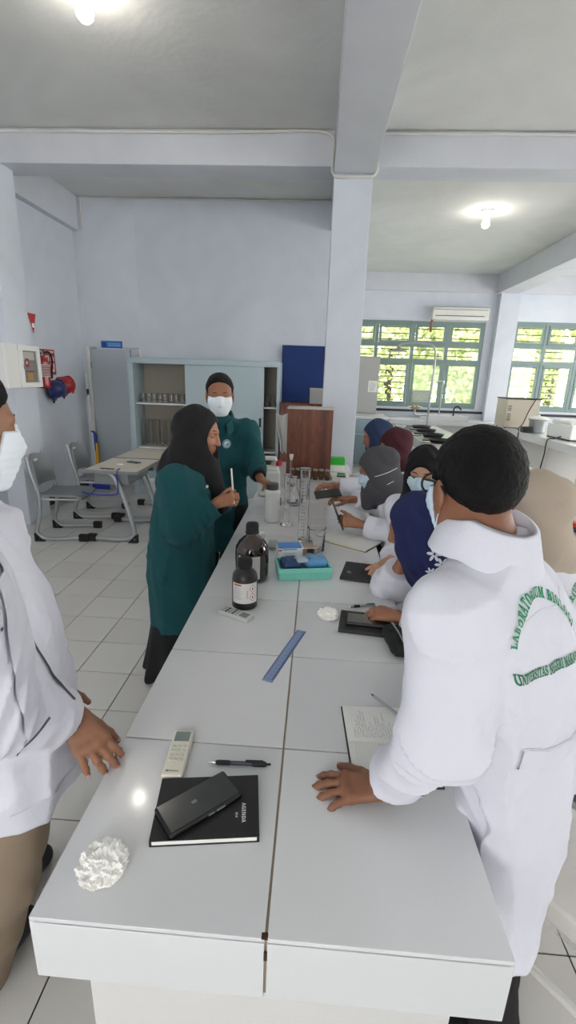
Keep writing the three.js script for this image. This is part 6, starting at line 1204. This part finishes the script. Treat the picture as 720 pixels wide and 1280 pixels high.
{ // maroon and blue scarves farther back
  const W = [0.14, 1.0, -3.1];
  const H = hand(W, [-1, 0, 0.25], [0, 0.95, 0.2], [0, 0, 1], { s: 0.86, curl: [[0.4, 0.5, 0.3], [0.4, 0.5, 0.3], [0.45, 0.5, 0.3], [0.5, 0.5, 0.3]] });
  student({ label: 'student in dark maroon head scarf seated behind the grey scarf', base: [0.66, -3.3], F: [-1, 0, 0.1], head: [0.545, 1.245, -3.32], neck: [0.6, 1.1, -3.32], look: [-0.93, -0.3, 0.25], rows: seatRows(0.61, -3.32, 1.08, 0.1, 0), arms: [{ s: [0.62, 1.03, -3.15], e: [0.42, 0.98, -3.1], w: W, hand: H, cuff: 0.12 }, { s: [0.62, 1.03, -3.49], e: [0.5, 0.88, -3.55], w: [0.33, 0.86, -3.5], hand: hand([0.33, 0.86, -3.5], [-1, -0.1, 0.2], [0, 1, 0], [0, 0, 1], { s: 0.86, curl: [[0.35, 0.5, 0.3], [0.35, 0.5, 0.3], [0.4, 0.5, 0.3], [0.45, 0.5, 0.3]] }) }], color: 0x431823, seed: 61, hs: 0.97,
    drapes: [cone([0.57, 1.14, -3.32], [0.6, 1.05, -3.32], 0.1, 0.13)], scarfPts: [[0.6, 1.0, -3.32]] });
  student({ label: 'student in slate blue head scarf, farthest along the bench', base: [0.56, -3.8], F: [-1, 0, 0.1], head: [0.475, 1.26, -3.78], neck: [0.53, 1.12, -3.8], look: [-0.95, -0.25, 0.1], rows: seatRows(0.54, -3.8, 1.1, 0.1, 0), arms: [{ s: [0.55, 1.05, -3.63], e: [0.45, 0.88, -3.6], w: [0.31, 0.86, -3.68], hand: hand([0.31, 0.86, -3.68], [-1, -0.1, -0.1], [0, 1, 0], [0, 0, -1], { s: 0.86, curl: [[0.35, 0.5, 0.3], [0.35, 0.5, 0.3], [0.4, 0.5, 0.3], [0.45, 0.5, 0.3]] }) }, { s: [0.55, 1.05, -3.97], e: [0.45, 0.88, -4.0], w: [0.31, 0.86, -3.9], hand: hand([0.31, 0.86, -3.9], [-1, -0.1, 0.1], [0, 1, 0], [0, 0, 1], { s: 0.86, curl: [[0.35, 0.5, 0.3], [0.35, 0.5, 0.3], [0.4, 0.5, 0.3], [0.45, 0.5, 0.3]] }) }], color: 0x2b3a5c, seed: 67, hs: 0.97, hc: 0.005,
    drapes: [cone([0.5, 1.15, -3.79], [0.53, 1.07, -3.8], 0.1, 0.13)], scarfPts: [[0.53, 1.0, -3.8]] });
}
{ // beige scarf behind the foreground man
  const F = nrm([-0.75, 0, -0.66]), R = [-F[2], 0, F[0]];
  const head = [0.693, 1.31, -1.5], neck = [0.73, 1.165, -1.48];
  const rows = [[0.4, 0.83, -1.46, 0.18, 0.16], [0.65, 0.825, -1.46, 0.175, 0.145], [0.85, 0.81, -1.465, 0.175, 0.135], [1.0, 0.785, -1.47, 0.18, 0.128], [1.085, 0.77, -1.475, 0.17, 0.112], [1.15, 0.76, -1.48, 0.12, 0.085], [1.195, 0.75, -1.48, 0.06, 0.06]];
  const S2 = add3(neck, [R[0] * 0.17, -0.07, R[2] * 0.17]), E2 = [0.97, 0.9, -1.6], W2 = [0.86, 0.86, -1.74];
  const S = add3(neck, [-R[0] * 0.16, -0.07, -R[2] * 0.16]), E = [0.64, 0.9, -1.4], W = [0.56, 0.88, -1.55];
  const st = student({ label: 'student in beige head scarf with lettered coat, behind the foreground man', base: [0.81, -1.47], F, head, neck, look: [-0.8, -0.25, -0.6], rows, arms: [{ s: S, e: E, w: W, hand: hand(W, [-0.4, -0.2, -0.85], [-0.5, 0.8, 0], [0.6, 0.2, -0.5], { s: 0.86 }) }, { s: S2, e: E2, w: W2, hand: hand(W2, [-0.5, -0.3, -0.7], [0.5, 0.7, -0.3], [-0.6, 0.2, 0.5], { s: 0.86 }) }], color: 0xb7a898, seed: 73, sc: 0.006, hs: 0.96,
    drapes: [cone([0.713, 1.22, -1.49], [0.735, 1.16, -1.48], 0.088, 0.1), cone([0.74, 1.19, -1.46], [0.79, 1.165, -1.46], 0.08, 0.055)], scarfPts: [[0.75, 1.08, -1.48], [0.85, 1.15, -1.46]] });
  wpart('back_print', drape(st.cf, [0.84, 1.04, -1.38], R, [0, 1, 0], mul3(F, -1), 0.22, 0.17, 40, 30, 0.0022), printMat, st.coat);
  const bag = thing('brown_folder', 'brown leather folder held low behind the foreground man, right edge', 'folder', [0.98, 0.78, -1.72], 0.5); part('cover', bx(0.2, 0.03, 0.26, 0, 0.015, 0, 0.006), std(0x6b3a1c, 0.5), bag); part('spine', bx(0.012, 0.034, 0.262, -0.1, 0.015, 0, 0.005), std(0x5a2f16, 0.5), bag);
}
renderer.render(scene, camera);
